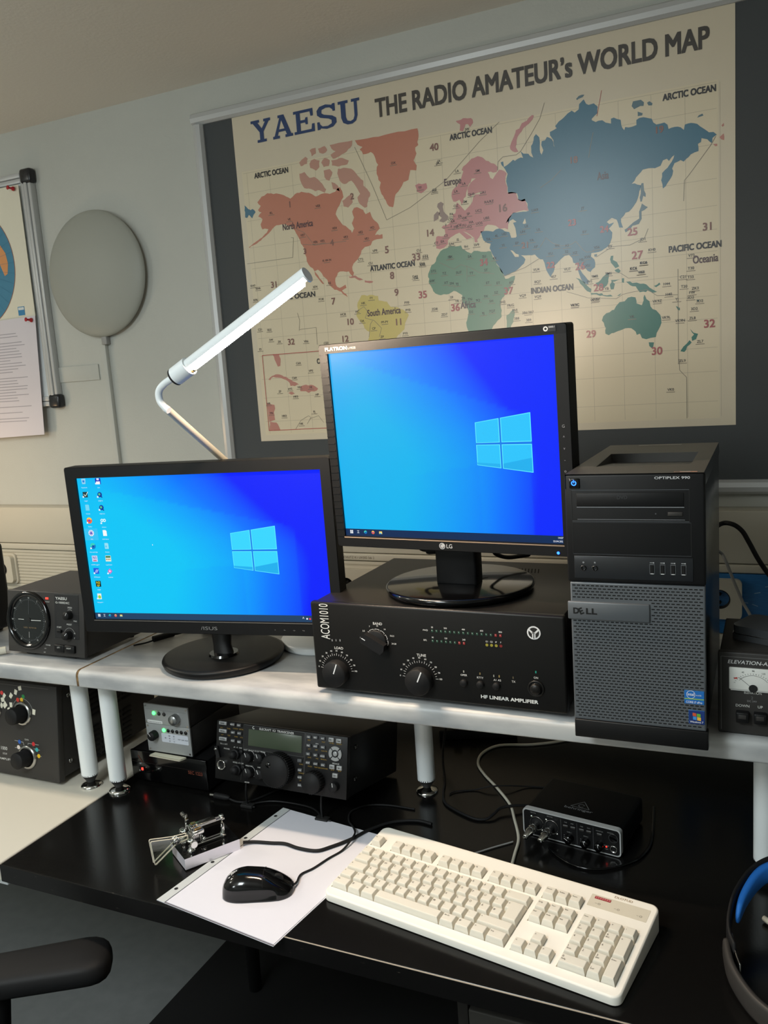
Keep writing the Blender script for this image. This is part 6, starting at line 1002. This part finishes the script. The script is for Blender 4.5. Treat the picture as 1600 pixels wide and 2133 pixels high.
# ------------------------------------------------------------------ keyboard
t = thing('keyboard', 'large off-white full-size keyboard with beige keys, front of the black desk', 'keyboard', (-.3826, -.1300, 0), -.1627)
W, Dp = .4713, .178; zf, zbk = .0135, .0345; sl = (zbk - zf) / Dp
def zt(y): return zf + sl * y
U = .0199
rows = [.0165 + i * U for i in range(5)]; fr_y = rows[4] + U * 1.5
mx0 = .0055; nx0 = mx0 + 15 * U + .0085; px0 = nx0 + 3 * U + .0085
cl = [(mx0, rows[0], mx0 + 15 * U, rows[4] + U), (mx0, fr_y, mx0 + U, fr_y + U), (mx0 + 2 * U, fr_y, mx0 + 6 * U, fr_y + U), (mx0 + 6.5 * U, fr_y, mx0 + 10.5 * U, fr_y + U), (mx0 + 11 * U, fr_y, mx0 + 15 * U, fr_y + U), (nx0, fr_y, nx0 + 3 * U, fr_y + U), (nx0, rows[3], nx0 + 3 * U, rows[4] + U), (px0, rows[0], px0 + 4 * U, rows[4] + U)]
arrow = [(nx0, rows[0]), (nx0 + 3 * U, rows[0]), (nx0 + 3 * U, rows[0] + U), (nx0 + 2 * U, rows[0] + U), (nx0 + 2 * U, rows[1] + U), (nx0 + U, rows[1] + U), (nx0 + U, rows[0] + U), (nx0, rows[0] + U)]
out = rrect(0, 0, W, Dp, .012, 6); ins = rrect(.0025, .0025, W - .0025, Dp - .0025, .010, 6)
holes = [[(a - .0006, c - .0006), (e + .0006, c - .0006), (e + .0006, f_ + .0006), (a - .0006, f_ + .0006)] for a, c, e, f_ in cl] + [arrow]
allp = ins + [p for h_ in holes for p in h_]; tr = tessellate_polygon([[Vector((x, y, 0)) for x, y in ins]] + [[Vector((x, y, 0)) for x, y in h_] for h_ in holes]); fs = []
for q in tr:
    A_, B2, C_ = [allp[i] for i in q]; fs.append(q if (B2[0] - A_[0]) * (C_[1] - A_[1]) - (B2[1] - A_[1]) * (C_[0] - A_[0]) > 0 else (q[0], q[2], q[1]))
b = MB(); b.add([(x, y, zt(y)) for x, y in allp], fs, 'beige'); n = len(out)
b.add([(x, y, .0015) for x, y in out] + [(x, y, zt(y) - .0025) for x, y in out] + [(x, y, zt(y) - .0008) for x, y in rrect(.0007, .0007, W - .0007, Dp - .0007, .0115, 6)] + [(x, y, zt(y)) for x, y in ins], [(k * n + i, k * n + (i + 1) % n, (k + 1) * n + (i + 1) % n, (k + 1) * n + i) for k in range(3) for i in range(n)], 'beige', None, True)
b.add([(x, y, .0015) for x, y in out], [tuple(range(n))[::-1]], 'beige')
for h_ in holes:
    m_ = len(h_); b.add([(x, y, zt(y)) for x, y in h_] + [(x, y, zt(y) - .006) for x, y in h_], [((i + 1) % m_, i, m_ + i, m_ + (i + 1) % m_) for i in range(m_)] + [tuple(range(m_, 2 * m_))], 'beige')
tl = math.atan(sl); TS = (Vector((1, 0, 0)), Vector((0, math.cos(tl), math.sin(tl))), Vector((0, -math.sin(tl), math.cos(tl)))); OK_ = (0, 0, zf)
b.prism(rrect(px0 - .004, .1395, px0 + .0815, .1645, .001), TS, OK_, 0, .0003, 'ink', c=(214, 207, 190))
b.prism([(px0 + .002, .1565), (px0 + .0255, .1565), (px0 + .0255, .1615), (px0 + .002, .1615)], TS, OK_, .0003, .0007, 'ink', c=(150, 40, 46))
for i in range(7): b.rect(px0 + .0032 + i * .0032, .1575, px0 + .0054 + i * .0032, .1606, TS, OK_, .0009, c=(196, 120, 122))
for x in (.012, .040, .072): b.arc(px0 + x, .1475, .0014, .0019, 0, 360, TS, OK_, .0006, c=(120, 112, 100), n=12); b.rect(px0 + x - .006, .1472, px0 + x - .003, .1478, TS, OK_, .0006, c=(150, 142, 130))
b.text('DLOTUD', px0 + .0275, .1685, TS, OK_, hgt=.0042, width=.026, h=.0004, c=(150, 118, 70)); b.build('case', t)
for x, y in ((.03, .02), (W - .03, .02), (.03, .15), (W - .03, .15)): MB().box(x - .015, y - .004, 0, x + .015, y + .004, .0025, 'rubber').build('foot', t)
LG = (120, 110, 98)
def key(x, y, w_=1, h_=1, leg='', leg2='', iso=False, hb=0.0):
    x0, y0, x1, y1 = x + .0004, y + .0004, x + w_ * U - .0004, y + h_ * U - .0004; kh = .0088 + hb
    q = MB(); lv = []
    for ix, iy0, iy1, hh in ((0, 0, 0, -.003), (.0004, .0004, .0004, .0), (.0020, .0012, .0030, kh * .80), (.0027, .0018, .0038, kh * .97), (.0036, .0028, .0046, kh)):
        if iso: P_ = [(x0 + ix + .0050, y0 + iy0), (x1 - ix, y0 + iy0), (x1 - ix, y1 - iy1), (x0 + ix, y1 - iy1), (x0 + ix, y0 + U + iy0), (x0 + ix + .0050, y0 + U + iy0)]
        else: P_ = [(x0 + ix, y0 + iy0), (x1 - ix, y0 + iy0), (x1 - ix, y1 - iy1), (x0 + ix, y1 - iy1)]
        lv.append([(px, py, zt(py) + hh) for px, py in P_])
    m_ = len(lv[0]); q.add([p for l in lv for p in l], [(k * m_ + i, k * m_ + (i + 1) % m_, (k + 1) * m_ + (i + 1) % m_, (k + 1) * m_ + i) for k in range(4) for i in range(m_)] + [tuple(range(4 * m_, 5 * m_))], 'keycap')
    zc = zt((y0 + y1) / 2) + kh - (0, 0, 0)[0]; O_ = (0, 0, zf + kh * math.cos(tl)); big = len(leg) == 1
    if leg: q.text(leg, x0 + .0042 if not leg2 or big else x0 + .0042, y1 - (.0098 if big else .0085), TS, O_, hgt=.0034 if big else .0022, h=.0003 + .0000, c=LG, bold=.01)
    if leg2: q.text(leg2, x0 + .0042, y1 - .0135, TS, O_, hgt=.0022, h=.0003, c=LG, bold=.01)
    q.build('key', t)
r = rows[4]
for i, s_ in enumerate('^1234567890ß´'): key(mx0 + i * U, r, leg=s_)
key(mx0 + 13 * U, r, 2, leg='<-'); r = rows[3]; key(mx0, r, 1.5, leg='|<')
for i, s_ in enumerate('QWERTZUIOPÜ+'): key(mx0 + (1.5 + i) * U, r, leg=s_)
key(mx0 + 13.5 * U, rows[2], 1.5, 2, leg='<', iso=True); r = rows[2]; key(mx0, r, 1.75, leg='v')
for i, s_ in enumerate('ASDFGHJKLÖÄ#'): key(mx0 + (1.75 + i) * U, r, leg=s_)
r = rows[1]; key(mx0, r, 1.25, leg='^')
for i, s_ in enumerate('<YXCVBNM,.-'): key(mx0 + (1.25 + i) * U, r, leg=s_)
key(mx0 + 12.25 * U, r, 2.75, leg='^'); r = rows[0]; xx = mx0
for w_, s_ in ((1.5, 'Strg'), (1.25, '#'), (1.25, 'Alt'), (5.75, ''), (1.25, 'Alt Gr'), (1.25, '#'), (1.25, '='), (1.5, 'Strg')): key(xx, r, w_, leg=s_); xx += w_ * U
r = fr_y; key(mx0, r, leg='Esc')
for i in range(12): key(mx0 + (2 + i + .5 * (i // 4)) * U, r, leg='F%d' % (i + 1))
for i, s_ in enumerate(('Druck', 'Rollen', 'Pause')): key(nx0 + i * U, r, leg=s_)
for i, s_ in enumerate(('Einfg', 'Pos1', 'Bild')): key(nx0 + i * U, rows[4], leg=s_)
for i, s_ in enumerate(('Entf', 'Ende', 'Bild')): key(nx0 + i * U, rows[3], leg=s_)
key(nx0 + U, rows[1], leg='^')
for i, s_ in enumerate(('←', '↓', '→')): key(nx0 + i * U, rows[0], leg={'←': '<', '↓': 'v', '→': '>'}[s_])
for i, s_ in enumerate(('Num', '÷', '×', '-')): key(px0 + i * U, rows[4], leg=s_)
for j, rr in enumerate((('7', '8', '9'), ('4', '5', '6'), ('1', '2', '3'))):
    for i, s_ in enumerate(rr): key(px0 + i * U, rows[3 - j], leg=s_, leg2={'7': 'Pos1', '9': 'Bild', '1': 'Ende', '3': 'Bild'}.get(s_, ''))
key(px0 + 3 * U, rows[2], 1, 2, leg='+'); key(px0, rows[0], 2, leg='0', leg2='Einfg'); key(px0 + 2 * U, rows[0], leg=',', leg2='Entf'); key(px0 + 3 * U, rows[0], 1, 2, leg='Enter')

# ------------------------------------------------------------------ headset at the right edge
t = thing('headset', 'black headset with bright blue padding lying at the right edge of the desk', 'headset', (0, 0, 0))
def band(pts, z0, z1, th, m, name, inner=0.0, out_bulge=0.0):
    P = [Vector((q[0], q[1], q[2] if len(q) > 2 else 0)) for q in pts]; Q = []
    for i in range(len(P) - 1):
        p0, p1, p2, p3 = P[max(i - 1, 0)], P[i], P[i + 1], P[min(i + 2, len(P) - 1)]
        for k in range(8):
            u = k / 8; Q.append(.5 * ((2 * p1) + (p2 - p0) * u + (2 * p0 - 5 * p1 + 4 * p2 - p3) * u * u + (3 * p1 - p0 - 3 * p2 + p3) * u ** 3))
    Q.append(P[-1]); q = MB(); vs = []; zc = (z0 + z1) / 2; hz = (z1 - z0) / 2
    for i, p in enumerate(Q):
        d = (Q[min(i + 1, len(Q) - 1)] - Q[max(i - 1, 0)]).normalized(); nn = Vector((-d.y, d.x, 0)); tt = i / (len(Q) - 1); f = math.sin(PI * tt) ** .35 if out_bulge else 1
        for k in range(12):
            a = 2 * PI * k / 12; vs.append(p + nn * (inner + math.copysign(abs(math.cos(a)) ** .6, math.cos(a)) * th / 2 * f) + Vector((0, 0, zc + math.copysign(abs(math.sin(a)) ** .6, math.sin(a)) * hz * max(f, .2))))
    L = len(Q); q.add(vs, [(j * 12 + i, j * 12 + (i + 1) % 12, (j + 1) * 12 + (i + 1) % 12, (j + 1) * 12 + i) for j in range(L - 1) for i in range(12)] + [tuple(range(12))[::-1], tuple(range((L - 1) * 12, L * 12))], m, None, True); return q.build(name, t)
arc = [(0.3242, 0.0657, 0.0624), (0.2828, 0.0622, 0.0612), (0.2505, 0.0504, 0.0572), (0.2261, 0.0263, 0.0492), (0.2084, -0.0121, 0.037), (0.2019, -0.0483, 0.026), (0.2033, -0.0756, 0.018), (0.2107, -0.0952, 0.0124)]
band(arc, .0, .034, .006, 'blk_soft', 'headband'); band([(0.3151, 0.0604, 0.0606), (0.2829, 0.0569, 0.0594), (0.2533, 0.0445, 0.0552), (0.2336, 0.0238, 0.0484), (0.2179, -0.0121, 0.037), (0.2116, -0.0449, 0.027)], .003, .031, .013, 'blue_foam', 'blue_pad', 0.0, 1.0)
band([(.2000, -.082, .010), (.208, -.118, .004), (.228, -.155), (.252, -.182), (.290, -.205), (.34, -.22)], .0, .032, .010, 'charcoal', 'slider'); band([(.2065, -.072, .018), (.212, -.098, .010), (.218, -.115, .006)], .006, .026, .003, 'steel', 'adjusting_rail')
MB().lathe([(0, 0), (.042, 0), (.046, .006), (.046, .026), (.040, .034), (0, .036)], 'blk_soft', 36, (.375, -.165, 0)).build('ear_cup', t)
pts = []
for i in range(160): a = i * .55; pts.append((.262 + i * .00035, -.000 - i * .0006 + .0085 * math.cos(a), .0105 + .0085 * math.sin(a)))
tag(MB().tube(pts, .0022, 'blk_gloss', 8, False).build('coiled_cable'), 'glossy black coiled cable lying inside the headset at the right edge', 'cable')
tag(MB().tube([(.244, .030, .006), (.252, .022, .006), (.262, .018, .006), (.29, .016, .006)], .0040, 'offwhite').build('white_cable'), 'short white cable end inside the blue padded headset', 'cable')

# ------------------------------------------------------------------ cables at the right wall
cable('black_lead', 'black cable arching down from behind the tower computer to the right edge', [(.13, .50, .455), (.155, .60, .464), (.177, .60, .465), (.195, .60, .452), (.208, .60, .429), (.225, .60, .395), (.246, .60, .362), (.29, .58, .305), (.33, .60, .22), (.35, .60, .10)], .0048)
cable('grey_lead', 'thin grey cable hanging behind the tower computer over the wall socket', [(.13, .52, .44), (.155, .60, .408), (.166, .60, .389), (.182, .60, .345), (.197, .60, .307), (.214, .59, .275), (.235, .58, .20), (.24, .58, .12)], .0030, 'graycable')
cable('wall_cable', 'thin dark cable lying on the shelf behind the wide monitor', [(-.86, .30, ZS + .0025), (-.80, .34, ZS + .0025), (-.70, .36, ZS + .0025)], .0022)

# ------------------------------------------------------------------ office chair, armrest in view
t = thing('office_chair', 'black office chair whose armrest shows at the lower left', 'chair', (-.97, -.42, FZ + .004), 0)
c0 = Vector((-.97, -.42, FZ + .004))
def CH(mb, n): mb.v = [tuple(Vector(v) - c0) for v in mb.v]; return mb.build(n, t)
TIP = Vector((-.728, -.240, -.108)); BK = Vector((-1.016, -.438, -.108)); dd = (TIP - BK).normalized(); nn = Vector((-dd.y, dd.x, 0))
b = MB(); L = (TIP - BK).length; secs = []
for i in range(25):
    s_ = (i / 24 * .8 if i < 12 else .4 + .6 * math.sin((i - 12) / 12 * PI / 2)); x = s_ * L; e = 1 if x < L - .050 else max(0.0, 1 - ((x - (L - .050)) / .050) ** 2.8) ** (1 / 2.8); hw = (.036 + .012 * s_) * max(e, .02)
    ring = []
    for k in range(20):
        a = 2 * PI * k / 20; cc, ss = math.cos(a), math.sin(a); ring.append(BK + dd * x + nn * (math.copysign(abs(cc) ** .55, cc) * hw) + Vector((0, 0, math.copysign(abs(ss) ** .6, ss) * .0215 * max(e ** .6, .1) - (.004 if s_ > .9 else 0) * (s_ - .9) * 10)))
    secs += ring
b.add(secs, [(j * 20 + i, (j + 1) * 20 + i, (j + 1) * 20 + (i + 1) % 20, j * 20 + (i + 1) % 20) for j in range(24) for i in range(20)] + [tuple(range(20)), tuple(range(480, 500))[::-1]], 'blk_soft', None, True); CH(b, 'armrest')
b = MB(); m_ = BK.lerp(TIP, .47); b.cyl(m_ + Vector((0, 0, -.010)), m_ + Vector((-.02, -.03, -.30)), .026, .028, 'blk_soft', 20); CH(b, 'armrest_post')
sx, sy = -.80, -.76
b = MB(); b.box(sx - .28, sy - .24, -.43, sx + .22, sy + .24, -.36, 'blk_soft', .03, 4); CH(b, 'seat'); b = MB(); b.box(m_.x - .06, m_.y - .30, -.445, m_.x + .02, m_.y + .01, -.415, 'blk_soft', .006); CH(b, 'armrest_bracket')
b = MB(); b.cyl((sx, sy, -.43), (sx, sy, FZ + .10), .03, m='steel', n=20); CH(b, 'gas_spring'); b = MB()
for i in range(5): a = 2 * PI * i / 5 + .4; b.cyl((sx, sy, FZ + .10), (sx + .27 * math.cos(a), sy + .27 * math.sin(a), FZ + .075), .024, .016, 'blk_soft', 14)
CH(b, 'star_base')
for i in range(5):
    a = 2 * PI * i / 5 + .4; x, y = sx + .27 * math.cos(a), sy + .27 * math.sin(a); b = MB(); b.cyl((x, y - .012, FZ + .035), (x, y + .012, FZ + .035), .031, m='blk', n=24); b.cyl((x, y, FZ + .035), (x, y, FZ + .08), .008, m='steel', n=10); CH(b, 'castor')
